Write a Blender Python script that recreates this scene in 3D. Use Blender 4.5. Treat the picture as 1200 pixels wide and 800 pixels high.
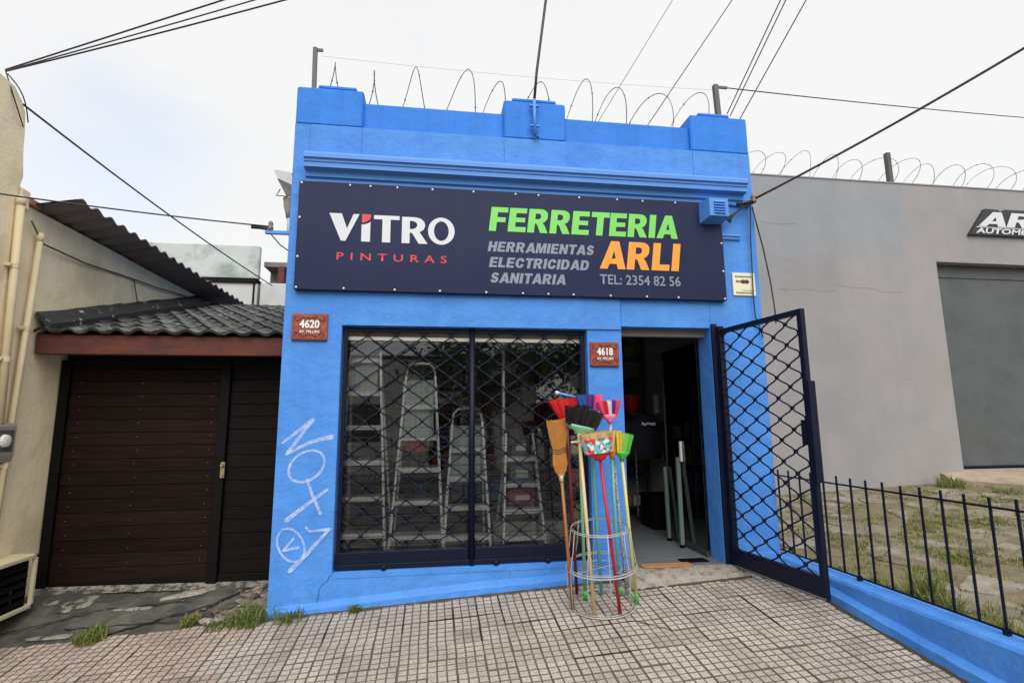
import bpy, math, random
from mathutils import Vector, Matrix
R = math.radians
for _o in list(bpy.data.objects): bpy.data.objects.remove(_o)
S = bpy.context.scene
COL = S.collection
rnd = random.Random(7)

# ---------------------------------------------------------------- camera
CAM_POS = Vector((0.0, -4.5284, 1.4516))
FW = Vector((0.14253649, 0.97811558, 0.15156934))
RT = Vector((0.98968788, -0.14303569, -0.00766122))
UP = Vector((-0.01418627, -0.15109834, 0.98841694))
cd = bpy.data.cameras.new('camera')
cam = bpy.data.objects.new('camera', cd); COL.objects.link(cam)
cd.sensor_width = 36.0; cd.lens = 18.733; cd.clip_start = 0.05; cd.clip_end = 3000
cam.matrix_world = Matrix(((RT.x, UP.x, -FW.x, CAM_POS.x), (RT.y, UP.y, -FW.y, CAM_POS.y), (RT.z, UP.z, -FW.z, CAM_POS.z), (0, 0, 0, 1)))
S.camera = cam

# ---------------------------------------------------------------- sky: bright overcast with one thin bluish gap
SUN_EL, SUN_AZ = 46.0, 180.0          # compass-like: azimuth measured from +Y towards +X
W = bpy.data.worlds.new('World'); S.world = W; W.use_nodes = True
nt = W.node_tree; nt.nodes.clear()
N = nt.nodes.new; LK = nt.links.new
wo = N('ShaderNodeOutputWorld'); bg = N('ShaderNodeBackground'); LK(bg.outputs[0], wo.inputs[0])
sky = N('ShaderNodeTexSky'); sky.sky_type = 'NISHITA'; sky.sun_disc = False
sky.sun_elevation = R(SUN_EL); sky.sun_rotation = R(SUN_AZ); sky.dust_density = 2.0
sc = N('ShaderNodeVectorMath'); sc.operation = 'SCALE'; sc.inputs['Scale'].default_value = 0.15
LK(sky.outputs[0], sc.inputs[0])
tc = N('ShaderNodeTexCoord')
nz = N('ShaderNodeTexNoise'); nz.inputs['Scale'].default_value = 3.2; nz.inputs['Detail'].default_value = 6; nz.inputs['Roughness'].default_value = 0.55
mp = N('ShaderNodeMapping'); mp.inputs['Scale'].default_value = (1, 1, 2.2); LK(tc.outputs['Generated'], mp.inputs['Vector']); LK(mp.outputs[0], nz.inputs['Vector'])
rp = N('ShaderNodeValToRGB'); rp.color_ramp.elements[0].position = 0.30; rp.color_ramp.elements[1].position = 0.47
rp.color_ramp.elements[0].color = (0.965, 0.965, 0.965, 1); rp.color_ramp.elements[1].color = (0.985, 0.985, 0.985, 1)
LK(nz.outputs[0], rp.inputs[0])
# one thin gap low over the left-hand roofs where a little blue comes through
gd_v = N('ShaderNodeVectorMath'); gd_v.operation = 'DISTANCE'; nw = N('ShaderNodeVectorMath'); nw.operation = 'MULTIPLY_ADD'
LK(nz.outputs['Color'], nw.inputs[0]); nw.inputs[1].default_value = (.34, .34, .34)
nrm_ = N('ShaderNodeVectorMath'); nrm_.operation = 'NORMALIZE'; LK(tc.outputs['Generated'], nrm_.inputs[0]); LK(nrm_.outputs[0], nw.inputs[2])
LK(nw.outputs[0], gd_v.inputs[0]); gd_v.inputs[1].default_value = (-.47 + .17, .803 + .17, .367 + .17)
gm_ = N('ShaderNodeMapRange'); gm_.inputs['From Min'].default_value = .03; gm_.inputs['From Max'].default_value = .17; gm_.inputs['To Min'].default_value = .74; gm_.inputs['To Max'].default_value = 1.0
LK(gd_v.outputs['Value'], gm_.inputs['Value'])
mlt = N('ShaderNodeMath'); mlt.operation = 'MULTIPLY'; LK(rp.outputs[0], mlt.inputs[0]); LK(gm_.outputs[0], mlt.inputs[1])
mx = N('ShaderNodeMix'); mx.data_type = 'RGBA'; LK(mlt.outputs[0], mx.inputs['Factor']); LK(sc.outputs[0], mx.inputs['A'])
mx.inputs['B'].default_value = (0.468, 0.468, 0.468, 1)
LK(mx.outputs['Result'], bg.inputs['Color']); bg.inputs['Strength'].default_value = 1.0
# ---------------------------------------------------------------- sun (veiled)
sd = bpy.data.lights.new('sun', 'SUN'); sd.energy = 1.5; sd.angle = R(60); sd.color = (1.0, 0.965, 0.91)
so = bpy.data.objects.new('sun', sd); COL.objects.link(so)
_d = Vector((math.sin(R(SUN_AZ)) * math.cos(R(SUN_EL)), math.cos(R(SUN_AZ)) * math.cos(R(SUN_EL)), math.sin(R(SUN_EL))))
so.rotation_euler = _d.to_track_quat('Z', 'Y').to_euler(); so.location = _d * 30
# ---------------------------------------------------------------- exposure
S.view_settings.view_transform = 'Standard'; S.view_settings.look = 'None'
S.view_settings.exposure = 1.0; S.view_settings.gamma = 1.0; S.view_settings.use_curve_mapping = False
S.render.engine = 'CYCLES'

# ================================================================= helpers
def lin(r, g, b):
    f = lambda c: (c / 255 / 12.92) if c / 255 <= 0.04045 else ((c / 255 + 0.055) / 1.055) ** 2.4
    return (f(r), f(g), f(b))
MATS = {}
def mat(name, col, rough=0.7, var=0.0, vs=6.0, col2=None, c2pos=(0.45, 0.65), c2s=2.0, bump=0.0, bs=60.0, bdist=0.004, metal=0.0, spec=0.5, stretch=(1, 1, 1), bump2=None, trans=0.0, rand=0.0, streak=0.0, patch=None):
    m = bpy.data.materials.new(name); m.use_nodes = True; MATS[name] = m
    t = m.node_tree; n = t.nodes; l = t.links.new
    b = n['Principled BSDF']
    b.inputs['Roughness'].default_value = rough; b.inputs['Metallic'].default_value = metal
    b.inputs['Specular IOR Level'].default_value = spec
    b.inputs['Base Color'].default_value = (*col, 1)
    geo = n.new('ShaderNodeNewGeometry'); mpn = n.new('ShaderNodeMapping'); mpn.inputs['Scale'].default_value = stretch
    l(geo.outputs['Position'], mpn.inputs['Vector'])
    cur = None
    if col2 is not None:
        z = n.new('ShaderNodeTexNoise'); z.inputs['Scale'].default_value = c2s; z.inputs['Detail'].default_value = 7; z.inputs['Roughness'].default_value = 0.62
        l(mpn.outputs[0], z.inputs['Vector'])
        r = n.new('ShaderNodeValToRGB'); r.color_ramp.elements[0].position, r.color_ramp.elements[1].position = c2pos
        r.color_ramp.elements[0].color = (*col, 1); r.color_ramp.elements[1].color = (*col2, 1)
        l(z.outputs[0], r.inputs[0]); cur = r.outputs[0]
    if patch is not None:
        # an area once repainted in another batch, with a ragged border
        (px0, px1, pz0, pz1), pc = patch
        zz = n.new('ShaderNodeTexNoise'); zz.inputs['Scale'].default_value = 2.4; zz.inputs['Detail'].default_value = 5; l(geo.outputs['Position'], zz.inputs['Vector'])
        ad = n.new('ShaderNodeVectorMath'); ad.operation = 'MULTIPLY_ADD'; ad.inputs[1].default_value = (.7, .7, .7); l(zz.outputs['Color'], ad.inputs[0]); l(geo.outputs['Position'], ad.inputs[2])
        sx = n.new('ShaderNodeSeparateXYZ'); l(ad.outputs[0], sx.inputs[0]); fac = None
        for (sock, lo, hi) in (('X', px0 + .35, px1 + .35), ('Z', pz0 + .35, pz1 + .35)):
            for (v_, up_) in ((lo, True), (hi, False)):
                q = n.new('ShaderNodeMapRange'); q.inputs['From Min'].default_value = v_ - .06; q.inputs['From Max'].default_value = v_ + .06
                q.inputs['To Min'].default_value = 0 if up_ else 1; q.inputs['To Max'].default_value = 1 if up_ else 0; l(sx.outputs[sock], q.inputs['Value'])
                if fac is None: fac = q.outputs[0]
                else:
                    mm = n.new('ShaderNodeMath'); mm.operation = 'MULTIPLY'; l(fac, mm.inputs[0]); l(q.outputs[0], mm.inputs[1]); fac = mm.outputs[0]
        mk = n.new('ShaderNodeMath'); mk.operation = 'MULTIPLY'; mk.inputs[1].default_value = .75; l(fac, mk.inputs[0])
        mxn = n.new('ShaderNodeMix'); mxn.data_type = 'RGBA'; l(mk.outputs[0], mxn.inputs['Factor']); l(cur, mxn.inputs['A']); mxn.inputs['B'].default_value = (*pc, 1); cur = mxn.outputs['Result']
    if var > 0 or rand > 0:
        h = n.new('ShaderNodeHueSaturation')
        z = n.new('ShaderNodeTexNoise'); z.inputs['Scale'].default_value = vs; z.inputs['Detail'].default_value = 6; z.inputs['Roughness'].default_value = 0.65
        l(mpn.outputs[0], z.inputs['Vector'])
        mr = n.new('ShaderNodeMapRange'); mr.inputs['From Min'].default_value = 0.25; mr.inputs['From Max'].default_value = 0.75
        mr.inputs['To Min'].default_value = 1 - var; mr.inputs['To Max'].default_value = 1 + var
        l(z.outputs[0], mr.inputs['Value'])
        val = mr.outputs[0]
        if rand > 0:
            oi = n.new('ShaderNodeObjectInfo'); m2 = n.new('ShaderNodeMapRange'); m2.inputs['To Min'].default_value = 1 - rand; m2.inputs['To Max'].default_value = 1 + rand
            l(oi.outputs['Random'], m2.inputs['Value'])
            mu = n.new('ShaderNodeMath'); mu.operation = 'MULTIPLY'; l(val, mu.inputs[0]); l(m2.outputs[0], mu.inputs[1]); val = mu.outputs[0]
        if streak > 0:
            ms_ = n.new('ShaderNodeMapping'); ms_.inputs['Scale'].default_value = (9, 9, .55); l(geo.outputs['Position'], ms_.inputs['Vector'])
            zs_ = n.new('ShaderNodeTexNoise'); zs_.inputs['Scale'].default_value = 1.0; zs_.inputs['Detail'].default_value = 6; zs_.inputs['Roughness'].default_value = .6; l(ms_.outputs[0], zs_.inputs['Vector'])
            m3 = n.new('ShaderNodeMapRange'); m3.inputs['From Min'].default_value = .3; m3.inputs['From Max'].default_value = .7; m3.inputs['To Min'].default_value = 1 - streak; m3.inputs['To Max'].default_value = 1 + streak; l(zs_.outputs[0], m3.inputs['Value'])
            mu3 = n.new('ShaderNodeMath'); mu3.operation = 'MULTIPLY'; l(val, mu3.inputs[0]); l(m3.outputs[0], mu3.inputs[1]); val = mu3.outputs[0]
        l(val, h.inputs['Value'])
        if cur is None: h.inputs['Color'].default_value = (*col, 1)
        else: l(cur, h.inputs['Color'])
        cur = h.outputs[0]
    if cur is not None: l(cur, b.inputs['Base Color'])
    if bump > 0:
        z = n.new('ShaderNodeTexNoise'); z.inputs['Scale'].default_value = bs; z.inputs['Detail'].default_value = 5; z.inputs['Roughness'].default_value = 0.6
        l(mpn.outputs[0], z.inputs['Vector'])
        bn = n.new('ShaderNodeBump'); bn.inputs['Strength'].default_value = bump; bn.inputs['Distance'].default_value = bdist
        l(z.outputs[0], bn.inputs['Height'])
        if bump2:
            z2 = n.new('ShaderNodeTexNoise'); z2.inputs['Scale'].default_value = bump2[0]; z2.inputs['Detail'].default_value = 3
            l(mpn.outputs[0], z2.inputs['Vector'])
            b2 = n.new('ShaderNodeBump'); b2.inputs['Strength'].default_value = bump2[1]; b2.inputs['Distance'].default_value = bump2[2]
            l(z2.outputs[0], b2.inputs['Height']); l(b2.outputs[0], bn.inputs['Normal'])
        l(bn.outputs[0], b.inputs['Normal'])
    if trans > 0:
        out = n['Material Output']; tr = n.new('ShaderNodeBsdfTranslucent'); tr.inputs['Color'].default_value = (*col, 1)
        ms = n.new('ShaderNodeMixShader'); ms.inputs[0].default_value = trans
        l(b.outputs[0], ms.inputs[1]); l(tr.outputs[0], ms.inputs[2]); l(ms.outputs[0], out.inputs[0])
    return m

ORG = {}
def empty(name, loc, label=None, cat=None, group=None, kind=None, rz=0.0):
    o = bpy.data.objects.new(name, None); COL.objects.link(o); o.location = loc; o.empty_display_size = 0.1
    o.rotation_euler[2] = rz
    ORG[o] = Vector(loc)
    return tag(o, label, cat, group, kind)
def tag(o, label=None, cat=None, group=None, kind=None):
    if label: o['label'] = label
    if cat: o['category'] = cat
    if group: o['group'] = group
    if kind: o['kind'] = kind
    return o
def link(name, me, m, parent=None, smooth=False):
    o = bpy.data.objects.new(name, me); COL.objects.link(o)
    if m is not None and not me.materials:
        for k in (m if isinstance(m, (list, tuple)) else [m]): me.materials.append(k)
    if parent is not None: o.parent = parent
    if smooth:
        for p in me.polygons: p.use_smooth = True
    return o
class MB:
    """collects shapes in world coordinates; build() links them as one mesh object"""
    def __init__(s): s.v = []; s.f = []; s.mi = []; s.cur = 0
    def add(s, vs, fs):
        k = len(s.v); s.v += [tuple(v) for v in vs]; s.f += [tuple(i + k for i in f) for f in fs]; s.mi += [s.cur] * len(fs)
        return s
    def box(s, x0, x1, y0, y1, z0, z1, bev=0.0):
        if bev <= 0:
            return s.add([(x0, y0, z0), (x1, y0, z0), (x1, y1, z0), (x0, y1, z0), (x0, y0, z1), (x1, y0, z1), (x1, y1, z1), (x0, y1, z1)],
                         [(0, 3, 2, 1), (4, 5, 6, 7), (0, 1, 5, 4), (1, 2, 6, 5), (2, 3, 7, 6), (3, 0, 4, 7)])
        b = min(bev, (x1 - x0) * .45, (y1 - y0) * .45, (z1 - z0) * .45)
        return s.add(*chamfer(x0, x1, y0, y1, z0, z1, b))
    def obox(s, o, ax, ay, az):
        """box from corner o with edge vectors"""
        o, ax, ay, az = Vector(o), Vector(ax), Vector(ay), Vector(az)
        if ax.cross(ay).dot(az) < 0: ax, ay = ay, ax
        vs = [o, o + ax, o + ax + ay, o + ay, o + az, o + ax + az, o + ax + ay + az, o + ay + az]
        return s.add(vs, [(0, 3, 2, 1), (4, 5, 6, 7), (0, 1, 5, 4), (1, 2, 6, 5), (2, 3, 7, 6), (3, 0, 4, 7)])
    def quad(s, a, b, c, d): return s.add([a, b, c, d], [(0, 1, 2, 3)])
    def tube(s, pts, r, n=6, caps=True, r1=None):
        pts = [Vector(p) for p in pts]
        if len(pts) < 2: return s
        vs = []; m = len(pts)
        t = (pts[1] - pts[0]).normalized()
        ref = Vector((0, 0, 1)) if abs(t.z) < 0.9 else Vector((1, 0, 0))
        u = t.cross(ref).normalized()
        for i, p in enumerate(pts):
            if i == 0: t = pts[1] - pts[0]
            elif i == m - 1: t = pts[-1] - pts[-2]
            else: t = pts[i + 1] - pts[i - 1]
            t.normalize(); u = (u - t * u.dot(t)).normalized(); w = t.cross(u)
            rr = r if r1 is None else r + (r1 - r) * i / (m - 1)
            for k in range(n):
                a = 2 * math.pi * (k + .5) / n
                vs.append(p + (u * math.cos(a) + w * math.sin(a)) * rr)
        fs = []
        for i in range(m - 1):
            for k in range(n):
                fs.append((i * n + k, i * n + (k + 1) % n, (i + 1) * n + (k + 1) % n, (i + 1) * n + k))
        if caps:
            fs.append(tuple(range(n - 1, -1, -1))); fs.append(tuple((m - 1) * n + k for k in range(n)))
        return s.add(vs, fs)
    def lathe(s, base, axis, prof, n=12):
        base = Vector(base); axis = Vector(axis).normalized()
        ref = Vector((0, 0, 1)) if abs(axis.z) < .9 else Vector((1, 0, 0))
        u = axis.cross(ref).normalized(); w = axis.cross(u)
        vs = []; fs = []
        for (h, r) in prof:
            for k in range(n):
                a = 2 * math.pi * k / n; vs.append(base + axis * h + (u * math.cos(a) + w * math.sin(a)) * r)
        for i in range(len(prof) - 1):
            for k in range(n): fs.append((i * n + k, i * n + (k + 1) % n, (i + 1) * n + (k + 1) % n, (i + 1) * n + k))
        fs.append(tuple(range(n - 1, -1, -1))); fs.append(tuple((len(prof) - 1) * n + k for k in range(n)))
        return s.add(vs, fs)
    def prism(s, prof, a, b, mapf):
        """closed profile (list of 2-tuples) extruded from a to b; mapf(p, t) -> 3D"""
        n = len(prof); vs = [mapf(p, a) for p in prof] + [mapf(p, b) for p in prof]
        fs = [(i, (i + 1) % n, n + (i + 1) % n, n + i) for i in range(n)] + [tuple(range(n - 1, -1, -1)), tuple(range(n, 2 * n))]
        return s.add(vs, fs)
    def mesh(s, name, org=(0, 0, 0)):
        me = bpy.data.meshes.new(name); o = Vector(org)
        me.from_pydata([Vector(v) - o for v in s.v], [], s.f)
        if any(s.mi): me.polygons.foreach_set('material_index', s.mi)
        me.update(); return me
    def build(s, name, m, parent=None, smooth=False, fix=False):
        top = parent
        org = ORG.get(parent, Vector((0, 0, 0))) if parent is not None else Vector((0, 0, 0))
        me = s.mesh(name, org)
        if fix:
            import bmesh
            bm = bmesh.new(); bm.from_mesh(me); bmesh.ops.recalc_face_normals(bm, faces=bm.faces); bm.to_mesh(me); bm.free()
        o = link(name, me, m, parent, smooth); ORG[o] = org
        return o
def chamfer(x0, x1, y0, y1, z0, z1, b):
    import bmesh
    bm = bmesh.new(); bmesh.ops.create_cube(bm, size=1)
    for v in bm.verts:
        v.co = Vector((x0 if v.co.x < 0 else x1, y0 if v.co.y < 0 else y1, z0 if v.co.z < 0 else z1))
    bmesh.ops.bevel(bm, geom=bm.edges[:], offset=b, segments=1, affect='EDGES', profile=0.5)
    bm.verts.index_update()
    r = ([v.co.copy() for v in bm.verts], [tuple(v.index for v in f.verts) for f in bm.faces]); bm.free(); return r
def wall_holes(mb, xs, zs, hole, y0, y1, ax='Y'):
    """wall slab between y0 (front) and y1 with openings hole(i, j) True; reveals closed"""
    P = (lambda x, y, z: (x, y, z)) if ax == 'Y' else (lambda x, y, z: (y, x, z))
    nx, nz_ = len(xs) - 1, len(zs) - 1
    sol = lambda i, j: 0 <= i < nx and 0 <= j < nz_ and not hole(i, j)
    for i in range(nx):
        for j in range(nz_):
            if not sol(i, j): continue
            a, b, c, d = xs[i], xs[i + 1], zs[j], zs[j + 1]
            mb.quad(P(a, y0, c), P(b, y0, c), P(b, y0, d), P(a, y0, d))
            mb.quad(P(b, y1, c), P(a, y1, c), P(a, y1, d), P(b, y1, d))
            if not sol(i - 1, j): mb.quad(P(a, y1, c), P(a, y0, c), P(a, y0, d), P(a, y1, d))
            if not sol(i + 1, j): mb.quad(P(b, y0, c), P(b, y1, c), P(b, y1, d), P(b, y0, d))
            if not sol(i, j - 1): mb.quad(P(a, y0, c), P(a, y1, c), P(b, y1, c), P(b, y0, c))
            if not sol(i, j + 1): mb.quad(P(a, y0, d), P(b, y0, d), P(b, y1, d), P(a, y1, d))
    return mb
def catenary(a, b, sag, n=14):
    a, b = Vector(a), Vector(b)
    return [a.lerp(b, i / n) - Vector((0, 0, sag * 4 * (i / n) * (1 - i / n))) for i in range(n + 1)]
def text_mesh(body, x0, x1, z0, z1, shear=0.0, off=0.0, space=1.0, ext=0.0015):
    """flat lettering fitted to a box in the XZ plane (local y = 0), returned as a mesh"""
    c = bpy.data.curves.new('t', 'FONT'); c.body = body; c.size = 1; c.offset = off; c.space_character = space; c.resolution_u = 3
    c.fill_mode = 'BOTH'; c.extrude = 0.0
    return curve_fit(c, x0, x1, z0, z1, shear, ext)
def curve_fit(c, x0, x1, z0, z1, shear, ext):
    o = bpy.data.objects.new('t', c); COL.objects.link(o)
    bpy.context.view_layer.update()
    me = bpy.data.meshes.new_from_object(o.evaluated_get(bpy.context.evaluated_depsgraph_get()))
    bpy.data.objects.remove(o); bpy.data.curves.remove(c)
    xs = [v.co.x for v in me.vertices]; ys = [v.co.y for v in me.vertices]
    ax, bx, ay, by = min(xs), max(xs), min(ys), max(ys)
    w = (x1 - x0) - shear * (z1 - z0)
    for v in me.vertices:
        u = (v.co.x - ax) / (bx - ax); t = (v.co.y - ay) / (by - ay)
        z = z0 + t * (z1 - z0); v.co = (x0 + u * w + shear * (z - z0), 0.0, z)
    return me
def place_flat(me, y, name, m, parent):
    org = ORG.get(parent, Vector((0, 0, 0)))
    for v in me.vertices: v.co = Vector((v.co.x, y, v.co.z)) - org
    me.materials.clear()
    o = link(name, me, m, parent); ORG[o] = org
    return o
def poly_text(glyphs, x0, x1, z0, z1, shear=0.0):
    """glyphs: list of lists of closed outlines, already laid out side by side"""
    c = bpy.data.curves.new('t', 'CURVE'); c.dimensions = '2D'; c.fill_mode = 'BOTH'
    for outlines in glyphs:
        for ol in outlines:
            sp = c.splines.new('POLY'); sp.points.add(len(ol) - 1); sp.use_cyclic_u = True
            for p, q in zip(sp.points, ol): p.co = (q[0], q[1], 0, 1)
    return curve_fit(c, x0, x1, z0, z1, shear, 0)
def ell(cx, cy, rx, ry, n=24): return [(cx + rx * math.cos(2 * math.pi * i / n), cy + ry * math.sin(2 * math.pi * i / n)) for i in range(n)]
GL = {
 'E': (.72, [[(0, 0), (.72, 0), (.72, .21), (.28, .21), (.28, .41), (.66, .41), (.66, .6), (.28, .6), (.28, .79), (.7, .79), (.7, 1), (0, 1)]]),
 'F': (.68, [[(0, 0), (.28, 0), (.28, .38), (.62, .38), (.62, .58), (.28, .58), (.28, .79), (.68, .79), (.68, 1), (0, 1)]]),
 'T': (.76, [[(.24, 0), (.52, 0), (.52, .78), (.76, .78), (.76, 1), (0, 1), (0, .78), (.24, .78)]]),
 'I': (.28, [[(0, 0), (.28, 0), (.28, 1), (0, 1)]]),
 'L': (.66, [[(0, 0), (.66, 0), (.66, .22), (.28, .22), (.28, 1), (0, 1)]]),
 'A': (.94, [[(0, 0), (.28, 0), (.335, .18), (.605, .18), (.66, 0), (.94, 0), (.62, 1), (.32, 1)], [(.395, .37), (.545, .37), (.47, .66)]]),
 'H': (.80, [[(0, 0), (.28, 0), (.28, .39), (.52, .39), (.52, 0), (.80, 0), (.80, 1), (.52, 1), (.52, .61), (.28, .61), (.28, 1), (0, 1)]]),
 'N': (.80, [[(0, 0), (.26, 0), (.26, .55), (.54, 0), (.80, 0), (.80, 1), (.54, 1), (.54, .46), (.27, 1), (0, 1)]]),
 'M': (.98, [[(0, 0), (.24, 0), (.24, .62), (.40, 0), (.58, 0), (.74, .62), (.74, 0), (.98, 0), (.98, 1), (.64, 1), (.49, .42), (.34, 1), (0, 1)]]),
 'D': (.80, [[(0, 0), (.40, 0), (.56, .03), (.68, .11), (.77, .27), (.80, .5), (.77, .73), (.68, .89), (.56, .97), (.40, 1), (0, 1)], [(.27, .21), (.36, .21), (.46, .26), (.52, .38), (.53, .5), (.52, .62), (.46, .74), (.36, .79), (.27, .79)]]),
 'C': (.80, [[(.80, .36), (.53, .40), (.49, .27), (.40, .22), (.31, .26), (.27, .38), (.27, .62), (.31, .74), (.40, .78), (.49, .73), (.53, .62), (.80, .65), (.74, .84), (.60, .97), (.41, 1.0), (.22, .96), (.08, .82), (0, .62), (0, .38), (.08, .18), (.22, .04), (.41, 0), (.60, .03), (.74, .15)]]),
 'S': (.72, [[(0, .30), (.26, .33), (.29, .24), (.38, .20), (.46, .22), (.48, .28), (.43, .34), (.22, .41), (.09, .50), (.03, .64), (.05, .82), (.16, .95), (.35, 1.0), (.54, .96), (.66, .84), (.69, .72), (.43, .70), (.40, .78), (.33, .81), (.27, .78), (.26, .71), (.32, .66), (.54, .59), (.67, .49), (.72, .32), (.68, .15), (.56, .04), (.37, 0), (.18, .03), (.05, .13)]]),
 'R': (.84, [[(0, 0), (.28, 0), (.28, .38), (.33, .38), (.39, .31), (.53, 0), (.84, 0), (.68, .32), (.59, .42), (.70, .49), (.77, .6), (.785, .71), (.77, .83), (.70, .93), (.59, .985), (.46, 1), (0, 1)],
             [(.28, .57), (.42, .57), (.49, .61), (.51, .69), (.49, .77), (.42, .81), (.28, .81)]]),
}
def word(s, gap=.09):
    out = []; x = 0
    for ch in s:
        w, ols = GL[ch]
        out.append([[(x + p[0], p[1]) for p in ol] for ol in ols])
        x += w + (gap if not (ch in 'TA') else gap * .5)
    return out

# ================================================================= materials
BLUE = lin(62, 124, 212)
blue = mat('blue_paint', lin(76, 139, 216), 0.66, spec=.35, streak=.06, var=0.10, vs=2.6, col2=lin(64, 127, 210), c2pos=(.42, .68), c2s=1.7, bump=0.55, bs=38, bdist=0.007, bump2=(6, 0.75, 0.025))
blue_top = mat('blue_paint_parapet', lin(40, 120, 213), 0.66, spec=.35, streak=.09, var=0.10, vs=2.5, col2=lin(48, 120, 210), c2pos=(.45, .75), c2s=1.6, bump=0.45, bs=40, bdist=0.006, bump2=(7, 0.5, 0.02))  # deeper, more saturated blue for the parapet panel, pilasters and caps
blue_trim = mat('blue_trim_paint', lin(78, 138, 214), 0.55, var=0.06, vs=4, bump=0.3, bs=60, bdist=0.003)
navy = mat('navy_metal_paint', lin(13, 19, 40), 0.45, spec=.22, var=0.15, vs=14, bump=0.15, bs=120, bdist=0.001)
sign_navy = mat('sign_navy_vinyl', lin(20, 29, 66), 0.45, spec=.22, var=0.14, vs=1.6, streak=.08, bump=0.25, bs=2.2, bdist=0.012)
white_let = mat('sign_light_grey_vinyl', lin(205, 208, 214), 0.4, var=0.03)
green_let = mat('sign_green_vinyl', lin(112, 205, 84), 0.4, var=0.03)
orange_let = mat('sign_orange_vinyl', lin(236, 150, 40), 0.4, var=0.03)
grey_let = mat('sign_grey_vinyl', lin(124, 133, 150), 0.4, var=0.03)
red_let = mat('sign_red_vinyl', lin(206, 44, 58), 0.4, var=0.03)
screw = mat('screw_metal', lin(215, 215, 215), 0.3, metal=0.3)
tile_grey = None
cream = mat('cream_plaster', lin(242, 226, 190), 0.85, var=0.07, vs=2.2, streak=.06, col2=lin(204, 186, 146), c2pos=(.5, .75), c2s=1.4, bump=0.5, bs=34, bdist=0.008, bump2=(9, 0.4, 0.014))
cream_pipe = mat('cream_pipe_paint', lin(214, 200, 162), 0.5, var=0.06, vs=10)
grey_wall = mat('grey_plaster', lin(146, 143, 143), 0.85, var=0.06, vs=1.1, col2=lin(130, 131, 134), c2pos=(.42, .7), c2s=.6, bump=0.35, bs=45, bdist=0.006, bump2=(4, 0.4, 0.02), streak=.025, patch=((3.0, 7.4, 3.95, 5.4), lin(136, 141, 147)))
grey_door = mat('dark_green_grey_metal', lin(80, 84, 85), 0.55, var=0.14, vs=1.6, col2=lin(70, 76, 78), c2s=2.6, bump=0.1, bs=4, bdist=0.01)
wood_brown = mat('dark_brown_stained_wood', lin(30, 20, 17), 0.6, spec=.08, var=0.45, vs=3.0, stretch=(1, 1, 14), col2=lin(40, 24, 18), c2pos=(.5, .8), c2s=1.2, bump=0.5, bs=8, bdist=0.004, rand=.22)
wood_black = mat('black_stained_wood', lin(21, 16, 15), 0.6, spec=.10, var=0.3, vs=3, stretch=(1, 1, 14), bump=0.5, bs=8, bdist=0.004, rand=.15)
black_frame = mat('black_frame_paint', lin(10, 9, 9), 0.6, spec=.15, var=0.2, vs=12)
fascia_red = mat('red_brown_painted_beam', lin(92, 38, 26), 0.7, var=0.25, vs=5, stretch=(1, 1, 3), col2=lin(62, 30, 26), c2pos=(.45, .65), c2s=4, bump=0.5, bs=25, bdist=0.005)
roof_black = mat('black_glazed_roof_tile', lin(44, 46, 46), 0.42, var=0.4, vs=6, col2=lin(112, 116, 108), c2pos=(.5, .72), c2s=9, bump=0.4, bs=50, bdist=0.003, rand=.25)
bitumen = mat('black_bitumen_flashing', lin(38, 38, 40), 0.6, var=0.3, vs=9, col2=lin(190, 188, 180), c2pos=(.62, .66), c2s=13, bump=0.6, bs=40, bdist=0.006)
fibro = mat('grey_fibre_cement_sheet', lin(116, 108, 108), 0.85, var=0.2, vs=4, bump=0.3, bs=60, bdist=0.003)
mint = mat('mint_weathered_plaster', lin(184, 191, 188), 0.85, var=0.16, vs=1.8, col2=lin(92, 108, 104), c2pos=(.5, .7), c2s=1.3, bump=0.5, bs=20, bdist=0.01)
white_plaster = mat('off_white_plaster', lin(190, 192, 190), 0.85, var=0.1, vs=3, bump=0.4, bs=30, bdist=0.006)
concrete = mat('worn_concrete', lin(150, 143, 132), 0.9, var=0.2, vs=22, col2=lin(104, 98, 90), c2pos=(.5, .66), c2s=14, bump=0.9, bs=45, bdist=0.012)
soil = mat('dark_soil', lin(74, 66, 54), 0.95, var=0.25, vs=16, bump=1.0, bs=40, bdist=0.02)
black_cable = mat('black_cable_sheath', lin(28, 28, 30), 0.5)
galv = mat('galvanised_metal', lin(142, 144, 146), 0.4, var=0.12, vs=30, metal=0.7)
rust_metal = mat('weathered_grey_iron', lin(92, 88, 84), 0.6, var=0.2, vs=20, metal=0.4)
white_pl = mat('white_plastic', lin(225, 225, 220), 0.4)
grey_floor = mat('grey_painted_floor', lin(104, 109, 114), 0.5, var=0.1, vs=3)
inner = mat('dim_interior_plaster', lin(168, 166, 156), 0.85, var=0.1)
alu = mat('brushed_aluminium', lin(242, 245, 243), 0.4, var=0.08, vs=20, metal=0.1)
alu_white = mat('white_aluminium_frame', lin(228, 226, 218), 0.4)
glass = bpy.data.materials.new('window_glass'); glass.use_nodes = True
_n = glass.node_tree.nodes; _l = glass.node_tree.links.new; _n.clear()
_o = _n.new('ShaderNodeOutputMaterial'); _t = _n.new('ShaderNodeBsdfTransparent'); _t.inputs[0].default_value = (.95, .97, .96, 1)
_g = _n.new('ShaderNodeBsdfGlossy'); _g.inputs['Roughness'].default_value = 0.015; _g.inputs['Color'].default_value = (1, 1, 1, 1)
_fr = _n.new('ShaderNodeFresnel'); _fr.inputs['IOR'].default_value = 2.0
_m = _n.new('ShaderNodeMixShader'); _l(_fr.outputs[0], _m.inputs[0]); _l(_t.outputs[0], _m.inputs[1]); _l(_g.outputs[0], _m.inputs[2]); _l(_m.outputs[0], _o.inputs[0])
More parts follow.
